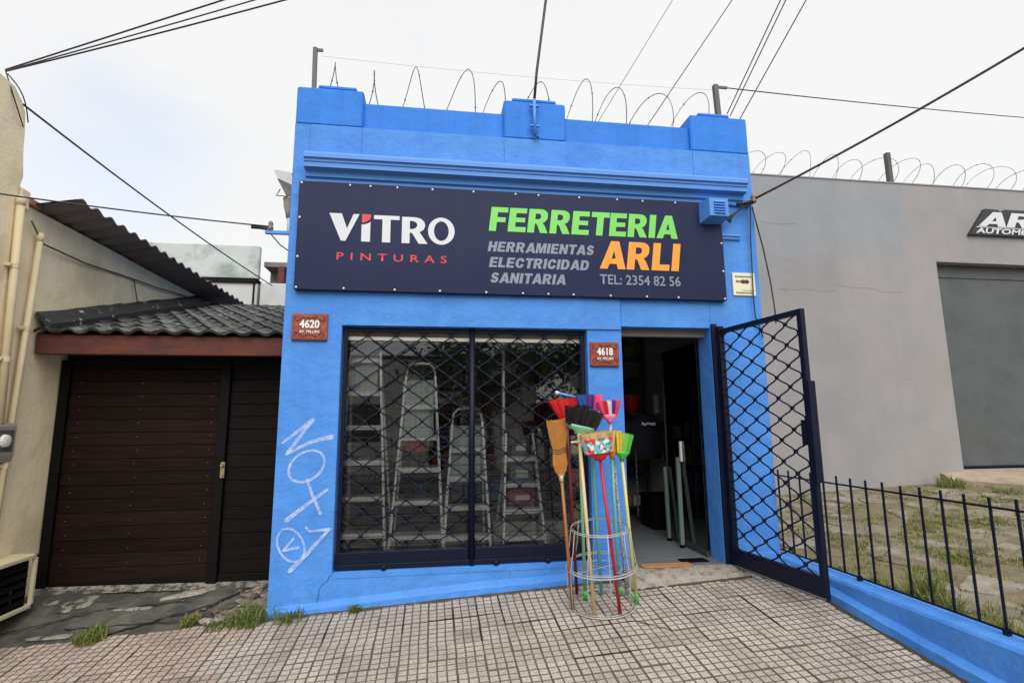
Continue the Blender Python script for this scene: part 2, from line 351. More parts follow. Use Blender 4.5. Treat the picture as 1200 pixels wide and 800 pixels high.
# ================================================================= ground and pavements
def gz(x, y):
    return 0.07 + 0.055 * x + (0.10 * y if y > -2.2 else -0.22 + 0.03 * (y + 2.2))
asphalt_road = mat('road_asphalt', lin(84, 84, 84), 0.9, var=0.15, vs=20, bump=0.6, bs=120, bdist=0.004)
ground_m = mat('dry_ground', lin(112, 106, 92), 0.95, var=0.2, vs=0.5)
joint_m = mat('dirty_joint_sand', lin(100, 91, 83), 0.95, var=0.25, vs=12, bump=0.6, bs=90, bdist=0.003)
mb = MB(); mb.quad(*[(x, y, -0.75 + 0.055 * max(-60, min(60, x))) for x, y in ((-60, -60), (60, -60), (60, 60), (-60, 60))])
mb.quad((-400, -400, -4.1), (400, -400, -4.1), (400, 400, -4.1), (-400, 400, -4.1))
tag(mb.build('ground', ground_m), kind='structure')
mb = MB(); zk = lambda x: gz(x, -5.2)
mb.quad((-40, -13, zk(-40) - .13), (40, -13, zk(40) - .13), (40, -5.32, zk(40) - .13), (-40, -5.32, zk(-40) - .13))
tag(mb.build('road', asphalt_road), kind='structure')
mb = MB()
for i in range(-16, 16):
    x0, x1 = i * 1.0, i * 1.0 + .992
    mb.add([(x0, -5.32, zk(x0) - .2), (x1, -5.32, zk(x1) - .2), (x1, -5.2, zk(x1) - .2), (x0, -5.2, zk(x0) - .2),
            (x0, -5.31, zk(x0)), (x1, -5.31, zk(x1)), (x1, -5.2, zk(x1)), (x0, -5.2, zk(x0))], [(4, 5, 6, 7), (0, 1, 5, 4), (1, 2, 6, 5), (3, 0, 4, 7)])
tag(mb.build('kerb', concrete), kind='structure')
mb = MB()
mb.add([(-40, -16, zk(-40)), (40, -16, zk(40)), (40, -13, zk(40)), (-40, -13, zk(-40)), (-40, -13, zk(-40) - .2), (40, -13, zk(40) - .2)], [(0, 1, 2, 3), (4, 5, 2, 3)])
tag(mb.build('far_pavement', concrete), kind='structure')

# sidewalk bed, then tiles of nine little squares
mb = MB()
ys = [0.75, 0.02, -0.6, -1.2, -1.7, -2.2, -3.2, -5.2]
for a, b in zip(ys[1:], ys[2:]):
    mb.quad((-16, b, gz(-16, b) - .010), (3.0, b, gz(3.0, b) - .010), (3.0, a, gz(3.0, a) - .010), (-16, a, gz(-16, a) - .010))
mb.quad((3.0, -5.2, gz(3, -5.2) - .01), (16, -5.2, gz(16, -5.2) - .01), (16, -3.3, gz(16, -3.3) - .01), (3.0, -3.3, gz(3, -3.3) - .01))
sidewalk = tag(mb.build('sidewalk', joint_m), kind='structure')
tile_m = bpy.data.materials.new('worn_grey_paving_tile'); tile_m.use_nodes = True
t = tile_m.node_tree; n = t.nodes; l = t.links.new; b = n['Principled BSDF']; b.inputs['Roughness'].default_value = .88
geo = n.new('ShaderNodeNewGeometry')
dv = n.new('ShaderNodeVectorMath'); dv.operation = 'MULTIPLY_ADD'; dv.inputs[1].default_value = (1 / .18, 1 / .18, 0); dv.inputs[2].default_value = (.02 / .18, -.015 / .18, 0); l(geo.outputs['Position'], dv.inputs[0])
fl = n.new('ShaderNodeVectorMath'); fl.operation = 'FLOOR'; l(dv.outputs[0], fl.inputs[0])
wn = n.new('ShaderNodeTexWhiteNoise'); wn.noise_dimensions = '2D'; l(fl.outputs[0], wn.inputs['Vector'])
r1 = n.new('ShaderNodeValToRGB'); e = r1.color_ramp.elements; e[0].color = (*lin(158, 147, 138), 1); e[1].color = (*lin(178, 168, 159), 1)
e2 = r1.color_ramp.elements.new(.22); e2.color = (*lin(167, 157, 148), 1)
l(wn.outputs[0], r1.inputs[0])
z1 = n.new('ShaderNodeTexNoise'); z1.inputs['Scale'].default_value = 1.7; z1.inputs['Detail'].default_value = 8; z1.inputs['Roughness'].default_value = .65; l(geo.outputs['Position'], z1.inputs['Vector'])
mr = n.new('ShaderNodeMapRange'); mr.inputs['From Min'].default_value = .3; mr.inputs['From Max'].default_value = .7; mr.inputs['To Min'].default_value = .78; mr.inputs['To Max'].default_value = 1.14; l(z1.outputs[0], mr.inputs['Value'])
z3 = n.new('ShaderNodeTexNoise'); z3.inputs['Scale'].default_value = 70; z3.inputs['Detail'].default_value = 4; l(geo.outputs['Position'], z3.inputs['Vector'])
mr3 = n.new('ShaderNodeMapRange'); mr3.inputs['From Min'].default_value = .3; mr3.inputs['From Max'].default_value = .7; mr3.inputs['To Min'].default_value = .70; mr3.inputs['To Max'].default_value = 1.20; l(z3.outputs[0], mr3.inputs['Value'])
mu = n.new('ShaderNodeMath'); mu.operation = 'MULTIPLY'; l(mr.outputs[0], mu.inputs[0]); l(mr3.outputs[0], mu.inputs[1])
hs = n.new('ShaderNodeHueSaturation'); l(r1.outputs[0], hs.inputs['Color']); l(mu.outputs[0], hs.inputs['Value']); 
# pinker batch of tiles in front of the garage, and old stains
spx = n.new('ShaderNodeSeparateXYZ'); l(fl.outputs[0], spx.inputs[0]); wx = n.new('ShaderNodeMath'); wx.operation = 'MULTIPLY_ADD'; wx.inputs[1].default_value = 2.4; l(wn.outputs[0], wx.inputs[0]); l(spx.outputs['X'], wx.inputs[2])
lx = n.new('ShaderNodeMath'); lx.operation = 'LESS_THAN'; lx.inputs[1].default_value = -6.6; l(wx.outputs[0], lx.inputs[0]); lx2 = n.new('ShaderNodeMath'); lx2.operation = 'MULTIPLY'; lx2.inputs[1].default_value = .6; l(lx.outputs[0], lx2.inputs[0])
pk = n.new('ShaderNodeMix'); pk.data_type = 'RGBA'; pk.blend_type = 'MULTIPLY'; l(lx2.outputs[0], pk.inputs['Factor']); l(hs.outputs[0], pk.inputs['A']); pk.inputs['B'].default_value = (1.0, .86, .79, 1)
zst = n.new('ShaderNodeTexNoise'); zst.inputs['Scale'].default_value = 4.5; zst.inputs['Detail'].default_value = 9; zst.inputs['Roughness'].default_value = .7; l(geo.outputs['Position'], zst.inputs['Vector'])
rst = n.new('ShaderNodeMapRange'); rst.inputs['From Min'].default_value = .57; rst.inputs['From Max'].default_value = .70; rst.inputs['To Max'].default_value = .5; l(zst.outputs[0], rst.inputs['Value'])
st2 = n.new('ShaderNodeMix'); st2.data_type = 'RGBA'; l(rst.outputs[0], st2.inputs['Factor']); l(pk.outputs['Result'], st2.inputs['A']); st2.inputs['B'].default_value = (*lin(98, 90, 82), 1)
l(st2.outputs['Result'], b.inputs['Base Color'])
z2 = n.new('ShaderNodeTexNoise'); z2.inputs['Scale'].default_value = 90; z2.inputs['Detail'].default_value = 4; l(geo.outputs['Position'], z2.inputs['Vector'])
bn = n.new('ShaderNodeBump'); bn.inputs['Strength'].default_value = .5; bn.inputs['Distance'].default_value = .003; l(z2.outputs[0], bn.inputs['Height']); l(bn.outputs[0], b.inputs['Normal'])
def tile_shape(seed):
    r = random.Random(seed); m = MB(); h = .0886; p = .1772 / 3
    m.box(-h, h, -h, h, -.02, -.0045)
    m.f.pop(0); m.mi.pop()
    for i in range(3):
        for j in range(3):
            x0 = -h + i * p + .0027 + r.uniform(-.0008, .0008); x1 = -h + (i + 1) * p - .0027; y0 = -h + j * p + .0027; y1 = -h + (j + 1) * p - .0027 + r.uniform(-.0008, .0008)
            c = .0025; dz = r.uniform(-.0010, .0008)
            m.add([(x0, y0, -.0045), (x1, y0, -.0045), (x1, y1, -.0045), (x0, y1, -.0045), (x0 + c, y0 + c, dz), (x1 - c, y0 + c, dz), (x1 - c, y1 - c, dz), (x0 + c, y1 - c, dz)],
                  [(4, 5, 6, 7), (0, 1, 5, 4), (1, 2, 6, 5), (2, 3, 7, 6), (3, 0, 4, 7)])
    return m
shapes = [tile_shape(k) for k in range(4)]
tile_me = [m.mesh('paving_tile') for m in shapes]
for me in tile_me: me.materials.append(joint_m); me.materials.append(tile_m); me.polygons.foreach_set('material_index', [0] * 5 + [1, 0, 0, 0, 0] * 9)
def inview(p, mx=0.06):
    d = Vector(p) - CAM_POS; zc = d.dot(FW)
    if zc < .1: return False
    u = d.dot(RT) / zc * 624.4 / 600; v = d.dot(UP) / zc * 624.4 / 400
    return abs(u) < 1 + mx and abs(v) < 1 + mx
rest = MB()
cnt = 0
for i in range(-86, 18):
    for j in range(0, 28):
        x = i * .18 + .09 - .02; y = -j * .18 - .09 + .015
        if x > 2.97: continue
        if x < -6 and j > 14: continue
        z = gz(x, y) + rnd.uniform(-.004, .002) - (rnd.uniform(.001, .003) if rnd.random() < .07 else 0)
        sy = .10 if y > -2.2 else .03
        ex = Vector((1, 0, .055 + rnd.uniform(-.008, .008))).normalized(); ey = Vector((0, 1, sy + rnd.uniform(-.008, .008))); ez = ex.cross(ey).normalized(); ey = ez.cross(ex)
        a = rnd.uniform(-.006, .006); dx, dy = rnd.uniform(-.0022, .0022), rnd.uniform(-.0022, .0022)
        M = Matrix(((ex.x, ey.x, ez.x, x + dx), (ex.y, ey.y, ez.y, y + dy), (ex.z, ey.z, ez.z, z), (0, 0, 0, 1))) @ Matrix.Rotation(a, 4, 'Z')
        k = rnd.randrange(4)
        if inview((x, y, z)) and cnt < 300:
            o = bpy.data.objects.new('paving_tile', tile_me[k]); COL.objects.link(o); o.matrix_world = M; o.parent = sidewalk; cnt += 1
        elif y > -3.4 and x > -8:
            m = shapes[k]; rest.cur = 0
            kk = len(rest.v); rest.v += [tuple(M @ Vector(v)) for v in m.v]; rest.f += [tuple(q + kk for q in f) for f in m.f]; rest.mi += [0] * 5 + [1, 0, 0, 0, 0] * 9
o = rest.build('paving_tiles', [joint_m, tile_m], sidewalk); o['kind'] = 'stuff'

# broken, dirt-filled joints between some tiles
dark_joint = mat('black_open_joint', lin(34, 31, 28), .95)
rj = random.Random(2)
for path in ([(-.02, -.385), (.38, -.385), (.58, -.385), (.58, -.585), (.98, -.585), (.98, -.785), (1.58, -.785), (1.78, -.985)], [(.38, -.185), (.38, -.785)], [(.58, -.05), (.58, -.385)], [(.18, -.2), (.18, -.6)], [(-.22, -.12), (-.22, -.52)],
             [(1.38, -.585), (1.38, -1.0)], [(1.98, -.385), (1.98, -.785), (2.38, -.785)], [(-.82, -.185), (-.82, -.5)], [(-1.42, -.1), (-1.42, -.42)], [(-2.22, -.22), (-2.22, -.42)], [(2.58, -.5), (2.58, -1.1)], [(.98, -1.185), (1.58, -1.185)]):
    P = []; path = [((a + .02) * .9 - .02, (b_ - .015) * .9 + .015) for a, b_ in path]
    for a, b_ in zip(path, path[1:]):
        k = max(2, int(math.hypot(b_[0] - a[0], b_[1] - a[1]) / .06))
        P += [(a[0] + (b_[0] - a[0]) * i / k + rj.uniform(-.002, .002), a[1] + (b_[1] - a[1]) * i / k + rj.uniform(-.002, .002)) for i in range(k)]
    P.append(path[-1]); mb = MB(); V = []
    for i, p in enumerate(P):
        a, b_ = Vector(P[max(0, i - 1)]), Vector(P[min(len(P) - 1, i + 1)]); d = (b_ - a).normalized(); w = rj.uniform(.0025, .0065)
        for s_ in (-1, 1): x, y = p[0] - d.y * w * s_, p[1] + d.x * w * s_; V.append((x, y, gz(x, y) + .0022))
    mb.add(V, [(2 * i, 2 * i + 1, 2 * i + 3, 2 * i + 2) for i in range(len(P) - 1)]); mb.build('open_joint', dark_joint, sidewalk)
# dirt gathered where pavement meets the walls
def dirt_line(pts, w, name='dirt_line'):
    V = []; mb = MB()
    for i, p in enumerate(pts):
        a, b_ = Vector(pts[max(0, i - 1)]), Vector(pts[min(len(pts) - 1, i + 1)]); d = (b_ - a).normalized(); ww = w * rj.uniform(.35, 1.5)
        V += [(p[0], p[1], gz(*p) + .012), (p[0] + d.y * ww * .5, p[1] - d.x * ww * .5, gz(p[0] + d.y * ww * .5, p[1] - d.x * ww * .5) + .007), (p[0] + d.y * ww, p[1] - d.x * ww, gz(p[0] + d.y * ww, p[1] - d.x * ww) - .002)]
    mb.add(V, [(3 * i + q, 3 * i + q + 1, 3 * i + q + 4, 3 * i + q + 3) for i in range(len(pts) - 1) for q in (0, 1)]); mb.build(name, soil, sidewalk)
dirt_line([(-1.26 + 2.84 * i / 70, -.018) for i in range(71)], .020)
dirt_line([(2.868, -.25 - 2.9 * i / 60) for i in range(61)], -.022 if False else .022)
dirt_line([(1.57 + 1.03 * i / 30, -.235) for i in range(31)], .020)
# asphalt driveway in front of the garage
GD_Y = 0.70
def dz(x, y):
    t = max(0, min(1, y / .7)); a = gz(x, 0) - .004; b = .115 - .018 * (x + 3.27)
    return a + (b - a) * t
drive_m = mat('patched_asphalt', lin(62, 61, 58), 0.9, var=0.25, vs=14, col2=lin(92, 91, 82), c2pos=(.46, .58), c2s=2.0, bump=0.8, bs=90, bdist=0.008)
drive_conc = mat('worn_cement_patch', lin(132, 128, 118), 0.9, var=0.3, vs=24, col2=lin(70, 68, 62), c2pos=(.48, .56), c2s=16, bump=0.7, bs=80, bdist=0.006)
mb = MB(); nx, ny = 60, 26
r2 = random.Random(3)
X0, X1, Y0, Y1 = -3.27, -1.23, -.03, .80
jit = [[r2.uniform(-.006, .006) for _ in range(nx + 1)] for _ in range(ny + 1)]
vs = []
for j in range(ny + 1):
    for i in range(nx + 1):
        x = X0 + (X1 - X0) * i / nx; y = Y0 + (Y1 - Y0) * j / ny
        e = -.012 if j == 0 else 0
        vs.append((x, y, dz(x, y) + jit[j][i] * (1.8 if x > -1.75 else 1) + e + .012 * math.sin(x * 5 + 1) * math.sin(y * 7)))
fs = [(j * (nx + 1) + i, j * (nx + 1) + i + 1, (j + 1) * (nx + 1) + i + 1, (j + 1) * (nx + 1) + i) for j in range(ny) for i in range(nx)]
mb.add(vs, fs)
drive = tag(mb.build('driveway', drive_m, smooth=True), kind='structure')
# cement strip at the foot of the garage door
mb = MB()
k = 26
for i in range(k):
    a = -3.26 + 2.0 * i / k; b_ = -3.26 + 2.0 * (i + 1) / k - .001
    w = .06 + r2.uniform(-.008, .01)
    mb.add([(a, .66 - w, dz(a, .62) + .004), (b_, .66 - w + r2.uniform(-.004, .004), dz(b_, .62) + .004), (b_, .72, dz(b_, .7) + .03), (a, .72, dz(a, .7) + .03)], [(0, 1, 2, 3)])
mb.build('threshold_strip', drive_conc, drive)
def blob_patch(cx, cy, rx, ry, zf, h, m, parent, name, seed, n=18, rot=0):
    r = random.Random(seed); mb = MB(); ring = []
    for i in range(n):
        a = 2 * math.pi * i / n; q = r.uniform(.72, 1.15)
        x = rx * math.cos(a) * q; y = ry * math.sin(a) * q
        X = cx + x * math.cos(rot) - y * math.sin(rot); Y = cy + x * math.sin(rot) + y * math.cos(rot)
        ring.append((X, Y))
    vs = [(x, y, zf(x, y) + .004) for x, y in ring] + [(cx + (x - cx) * .85, cy + (y - cy) * .85, zf(x, y) + h) for x, y in ring] + [(cx, cy, zf(cx, cy) + h * 1.1)]
    fs = [(i, (i + 1) % n, n + (i + 1) % n, n + i) for i in range(n)] + [(n + i, n + (i + 1) % n, 2 * n) for i in range(n)]
    mb.add(vs, fs); return mb.build(name, m, parent, smooth=True)
zf = lambda x, y: dz(x, y) + .004
blob_patch(-2.80, .46, .14, .09, zf, .014, drive_conc, drive, 'cement_patch', 1, rot=.5)
blob_patch(-2.35, .34, .15, .022, zf, .012, drive_conc, drive, 'cement_patch', 2)
blob_patch(-3.02, .50, .06, .04, zf, .012, drive_conc, drive, 'cement_patch', 3)
blob_patch(-2.72, .06, .2, .03, zf, .010, drive_conc, drive, 'cement_patch', 4)
blob_patch(-2.0, .52, .20, .05, zf, .016, concrete, drive, 'cement_patch', 5, rot=.35)
def stone(mb, c, r, rr, fl=.6):
    import bmesh
    bm = bmesh.new(); bmesh.ops.create_icosphere(bm, subdivisions=1, radius=1)
    a = rr.uniform(0, 6)
    vs = []
    for v in bm.verts:
        q = v.co * rr.uniform(.75, 1.2) * r; vs.append((c[0] + q.x * math.cos(a) * 1.2 - q.y * math.sin(a), c[1] + q.x * math.sin(a) * 1.2 + q.y * math.cos(a), c[2] + q.z * fl))
    bm.verts.index_update(); mb.add(vs, [tuple(v.index for v in f.verts) for f in bm.faces]); bm.free()
crk = mat('dark_asphalt_crack', lin(24, 23, 22), .95)
def floor_crack(pts, w):
    mb = MB(); P = []
    for i, p in enumerate(pts):
        a, b_ = Vector(pts[max(0, i - 1)]), Vector(pts[min(len(pts) - 1, i + 1)]); d = (b_ - a).normalized(); ww = w * r2.uniform(.5, 1.4)
        for s_ in (-1, 1):
            x, y = p[0] - d.y * ww * s_, p[1] + d.x * ww * s_; P.append((x, y, dz(x, y) + .0125))
    mb.add(P, [(2 * i, 2 * i + 1, 2 * i + 3, 2 * i + 2) for i in range(len(pts) - 1)]); mb.build('asphalt_crack', crk, drive)
def wander(a, b_, k, j): return [(a[0] + (b_[0] - a[0]) * i / k + r2.uniform(-j, j), a[1] + (b_[1] - a[1]) * i / k + r2.uniform(-j, j)) for i in range(k + 1)]
floor_crack(wander((-3.2, .12), (-2.55, .36), 14, .015), .007); floor_crack(wander((-2.55, .36), (-1.95, .40), 12, .015), .006)
floor_crack(wander((-2.35, .0), (-1.75, .30), 12, .02), .010); floor_crack(wander((-1.75, .30), (-1.55, .58), 9, .02), .012); floor_crack(wander((-2.7, .14), (-1.9, .10), 14, .012), .006)
rub = [mat('broken_brown_concrete', lin(112, 96, 82), .95, var=.2, vs=30, bump=.7, bs=90, bdist=.006, rand=.3), mat('broken_grey_concrete', lin(138, 132, 122), .95, var=.2, vs=30, bump=.7, bs=90, bdist=.006, rand=.3)]
rr = random.Random(5)
for i in range(120):
    x = -1.25 - abs(rr.gauss(0, .26)); y = rr.uniform(.04, .58)
    if x < -1.9 or (x < -1.62 and y > .3): continue
    s_ = rr.uniform(.015, .065) * (1 if rr.random() < .6 else .5)
    mb = MB(); stone(mb, (x, y, dz(x, y) + .004), s_, rr, .45)
    mb.build('rubble_stone', rub[i % 2], drive)
# ---------------------------------------------------------------- cracked forecourt on the right
def lotz(x, y): return .20 + .04 * (x - 3) + .06 * max(y, -2.6)
lot_soil = mat('weedy_soil', lin(118, 106, 84), .95, var=.3, vs=9, col2=lin(112, 114, 72), c2pos=(.5, .68), c2s=3, bump=1, bs=40, bdist=.02)
mb = MB()
for i in range(20):
    for j in range(14):
        a, b_ = 3.1 + i * .5, 3.1 + (i + 1) * .5; c, d = -3.3 + j * .43, -3.3 + (j + 1) * .43
        mb.quad((a, c, lotz(a, c) - .004), (b_, c, lotz(b_, c) - .004), (b_, d, lotz(b_, d) - .004), (a, d, lotz(a, d) - .004))
lot = tag(mb.build('forecourt', lot_soil), kind='structure')
slab_m = mat('cracked_grey_slab', lin(138, 130, 117), .92, var=.3, vs=8, col2=lin(112, 102, 82), c2pos=(.42, .58), c2s=3.0, bump=.8, bs=55, bdist=.01, bump2=(9, .5, .02), rand=.10)
rr = random.Random(11)
sites = []
sx, sy = .46, .27
for i in range(-1, 19):
    for j in range(-1, 23):
        sites.append((3.05 + (i + .5 + rr.uniform(-.42, .42)) * sx, -3.2 + (j + .5 + rr.uniform(-.42, .42)) * sy))
def clip(poly, px, py, nx_, ny_):
    out = []
    for k in range(len(poly)):
        a, b_ = poly[k], poly[(k + 1) % len(poly)]
        da = (a[0] - px) * nx_ + (a[1] - py) * ny_; db = (b_[0] - px) * nx_ + (b_[1] - py) * ny_
        if da <= 0: out.append(a)
        if (da < 0 < db) or (db < 0 < da):
            q = da / (da - db); out.append((a[0] + (b_[0] - a[0]) * q, a[1] + (b_[1] - a[1]) * q))
    return out
slab_edges = []
for si, s0 in enumerate(sites):
    if not (3.2 < s0[0] < 11.4 and -3.2 < s0[1] < 2.5): continue
    poly = [(s0[0] - 1, s0[1] - 1), (s0[0] + 1, s0[1] - 1), (s0[0] + 1, s0[1] + 1), (s0[0] - 1, s0[1] + 1)]
    for s1 in sites:
        if s1 is s0: continue
        dx, dy = s1[0] - s0[0], s1[1] - s0[1]
        if dx * dx + dy * dy > 2.5: continue
        L = math.hypot(dx, dy); g = rr.uniform(.002, .012)
        poly = clip(poly, (s0[0] + s1[0]) / 2 - dx / L * g, (s0[1] + s1[1]) / 2 - dy / L * g, dx / L, dy / L)
        if len(poly) < 3: break
    poly = [p for p in poly]
    if len(poly) < 3: continue
    poly = clip(poly, 3.16, 0, -1, 0); poly = clip(poly, 0, 2.59, 0, 1) if len(poly) > 2 else poly
    if len(poly) < 3: continue
    if not inview((s0[0], s0[1], lotz(*s0)), .45): continue
    near = s0[0] < 3.75 and -2.3 < s0[1] < -.75
    slab_edges.append(poly)
    if near and rr.random() < .75: continue
    if rr.random() < .36: continue
    pts = []
    for k in range(len(poly)):
        a, b_ = poly[k], poly[(k + 1) % len(poly)]
        for q in (0, .33, .66):
            jx = 0 if q == 0 else rr.uniform(-.012, .012); jy = 0 if q == 0 else rr.uniform(-.012, .012)
            pts.append((a[0] + (b_[0] - a[0]) * q + jx, a[1] + (b_[1] - a[1]) * q + jy))
    h = rr.uniform(-.009, .007); tx, ty = rr.uniform(-.03, .03), rr.uniform(-.03, .03)
    zt = lambda x, y: lotz(x, y) + .012 + h + tx * (x - s0[0]) + ty * (y - s0[1])
    n_ = len(pts); mb = MB()
    inn = [(s0[0] + (x - s0[0]) * .985, s0[1] + (y - s0[1]) * .985) for x, y in pts]
    vs = [(x, y, zt(x, y) - .05) for x, y in pts] + [(x, y, zt(x, y) - .004) for x, y in pts] + [(x, y, zt(x, y)) for x, y in inn]
    fs = [(i, (i + 1) % n_, n_ + (i + 1) % n_, n_ + i) for i in range(n_)] + [(n_ + i, n_ + (i + 1) % n_, 2 * n_ + (i + 1) % n_, 2 * n_ + i) for i in range(n_)] + [tuple(2 * n_ + i for i in range(n_))]
    mb.add(vs, fs); mb.build('paving_slab', slab_m, lot)
# concrete ramp up to the grey door
ramp_m = mat('sandy_concrete_ramp', lin(164, 150, 128), .92, var=.14, vs=4, col2=lin(134, 120, 100), c2pos=(.48, .7), c2s=3, bump=.7, bs=40, bdist=.01)
mb = MB(); rr = random.Random(21); n_ = 24
front = [(7.45 + i * .22, 1.62 - .10 * math.sin(i * .5) + rr.uniform(-.05, .05) + (.85 * max(0, 1 - i / 3.0) if i < 3 else 0)) for i in range(n_)]
vs = []
for (x, y) in front:
    vs += [(x, y, lotz(x, y) - .05), (x, y + .02, lotz(x, y) + .07), (x, (y + 2.62) / 2, (lotz(x, y) + .07 + .712) / 2 + rr.uniform(-.008, .008)), (x, 2.74, .712)]
fs = [(i * 4 + q, (i + 1) * 4 + q, (i + 1) * 4 + q + 1, i * 4 + q + 1) for i in range(n_ - 1) for q in range(3)]
fs.append((0, 1, 2, 3))
mb.add(vs, fs); mb.build('concrete_ramp', ramp_m, lot)

# ---------------------------------------------------------------- grass and weeds
grass_a = mat('green_weed_leaf', lin(104, 120, 56), .6, var=.3, vs=25, trans=.3)
grass_b = mat('dry_yellow_weed_leaf', lin(150, 142, 78), .7, var=.25, vs=25, trans=.3)
def blades(mb, cx, cy, zf, n, rad, h, rr, spread=.6, w=.004, dry=.3):
    for _ in range(n):
        a = rr.uniform(0, 6.283); q = rad * math.sqrt(rr.random()); x, y = cx + q * math.cos(a), cy + q * math.sin(a)
        d = rr.uniform(0, 6.283); hh = h * rr.uniform(.4, 1.1); s = hh * spread * rr.uniform(.2, 1.2); ww = w * rr.uniform(.7, 1.5)
        z = zf(x, y) - .006; px, py = -math.sin(d) * ww, math.cos(d) * ww
        mx_, my_ = x + math.cos(d) * s * .4, y + math.sin(d) * s * .4; tx, ty = x + math.cos(d) * s, y + math.sin(d) * s
        mb.cur = 1 if rr.random() < dry else 0
        mb.add([(x - px, y - py, z), (x + px, y + py, z), (mx_ + px * .9, my_ + py * .9, z + hh * .62), (mx_ - px * .9, my_ - py * .9, z + hh * .62), (tx, ty, z + hh)], [(0, 1, 2, 3), (3, 2, 4)])
    mb.cur = 0
def broad(mb, cx, cy, zf, n, rad, h, rr):
    """small broad-leaved weeds"""
    for _ in range(n):
        a = rr.uniform(0, 6.283); q = rad * math.sqrt(rr.random()); x, y = cx + q * math.cos(a), cy + q * math.sin(a); z = zf(x, y) + h * rr.uniform(.1, 1)
        d = rr.uniform(0, 6.283); L = rr.uniform(.012, .028); u = Vector((math.cos(d), math.sin(d), rr.uniform(-.2, .6))).normalized(); p = Vector((-u.y, u.x, rr.uniform(-.3, .3))).normalized() * L * .38; c = Vector((x, y, z))
        mb.add([c, c + u * L * .5 + p, c + u * L, c + u * L * .5 - p], [(0, 1, 2, 3)])
GM = [grass_a, grass_b]
rr = random.Random(31)
sw = lambda x, y: gz(x, y) if y < 0 else dz(x, y)
for (x, y, n_, rad, h, lab) in ((-2.42, -.02, 150, .10, .09, 'green weed tuft between driveway asphalt and tiles left of the garage post'),
                          (-1.80, .05, 90, .07, .07, 'low weed tuft on driveway edge below the garage lock'),
                          (-1.33, -.01, 260, .13, .13, 'bushy green weeds at the lower left corner of the blue shop'),
                          (-1.55, -.01, 130, .12, .05, 'sparse flat weeds beside rubble near the blue corner'),
                          (-1.06, -.05, 90, .11, .10, 'weeds growing at foot of the blue wall under the graffiti'),
                          (-.58, -.045, 60, .045, .06, 'tiny weed tuft at foot of blue wall under window corner'),
                          (-2.98, -.22, 40, .08, .035, 'tiny weed tuft among tiles at far left')):
    mb = MB(); blades(mb, x, y, sw, n_, rad, h, rr, .9, .0035, .15); broad(mb, x, y, sw, n_, rad * .9, h * .7, rr)
    e_ = empty('weed_tuft', (x, y, sw(x, y)), lab, 'weed', 'weeds along the pavement edge'); mb.build('leaves', GM, e_)
mb = MB(); rr = random.Random(41)
for _ in range(46): 
    x = 3.22 + abs(rr.gauss(0, .22)); y = rr.uniform(-2.6, -.55); blades(mb, x, y, lotz, 36, .08, rr.uniform(.05, .15), rr, .7, .003, .4)
for (x, y, h, k) in ((3.42, -1.02, .26, 260), (3.36, -1.2, .2, 160), (3.55, -1.75, .13, 160), (3.35, -2.0, .16, 160), (4.1, -1.3, .08, 120), (4.0, -.5, .06, 120), (4.5, -.25, .06, 140), (5.0, .2, .05, 120), (5.9, .6, .08, 140), (5.6, -.3, .07, 120), (7.3, 2.3, .16, 200), (7.5, 1.7, .1, 120), (8.3, 1.35, .16, 200), (3.9, .9, .05, 100), (4.4, -1.6, .12, 160)):
    blades(mb, x, y, lotz, k, .16 if h < .2 else .12, h, rr, .7, .004, .3); broad(mb, x, y, lotz, k, .18, h * .5, rr)
for _ in range(1100):
    x = 3.2 + rr.random() ** 1.3 * 5.0; y = rr.uniform(-2.3, 2.4)
    if math.sin(x * 2.3 + 1) * math.sin(y * 3.1 + x) + rr.uniform(-.5, .5) < .25: continue
    blades(mb, x, y, lotz, 26, .09, rr.uniform(.02, .06), rr, 1.1, .0028, .55); broad(mb, x, y, lotz, 10, .10, .03, rr)
for poly in slab_edges:
    for k in range(len(poly)):
        if rr.random() < .42:
            a, b_ = poly[k], poly[(k + 1) % len(poly)]
            L = math.hypot(b_[0] - a[0], b_[1] - a[1])
            for q in range(int(L / .05)):
                t_ = rr.random(); blades(mb, a[0] + (b_[0] - a[0]) * t_, a[1] + (b_[1] - a[1]) * t_, lotz, 5, .035, .045, rr, .8, .003, .5)
for _ in range(500):                                   # dead leaves and litter
    x = 3.2 + rr.random() * 5; y = rr.uniform(-2.3, 2.5); z = lotz(x, y) + .018; a = rr.uniform(0, 6.28); s_ = rr.uniform(.008, .022); u = Vector((math.cos(a), math.sin(a), rr.uniform(-.2, .3))) * s_; w = Vector((-math.sin(a), math.cos(a), rr.uniform(-.3, .3))) * s_ * .55; c = Vector((x, y, z)); mb.cur = 1
    mb.add([c - u, c + w, c + u, c - w], [(0, 1, 2, 3)])
tag(mb.build('forecourt_grass', GM), 'green and yellow grass growing through the cracked forecourt slabs', 'grass', kind='stuff')
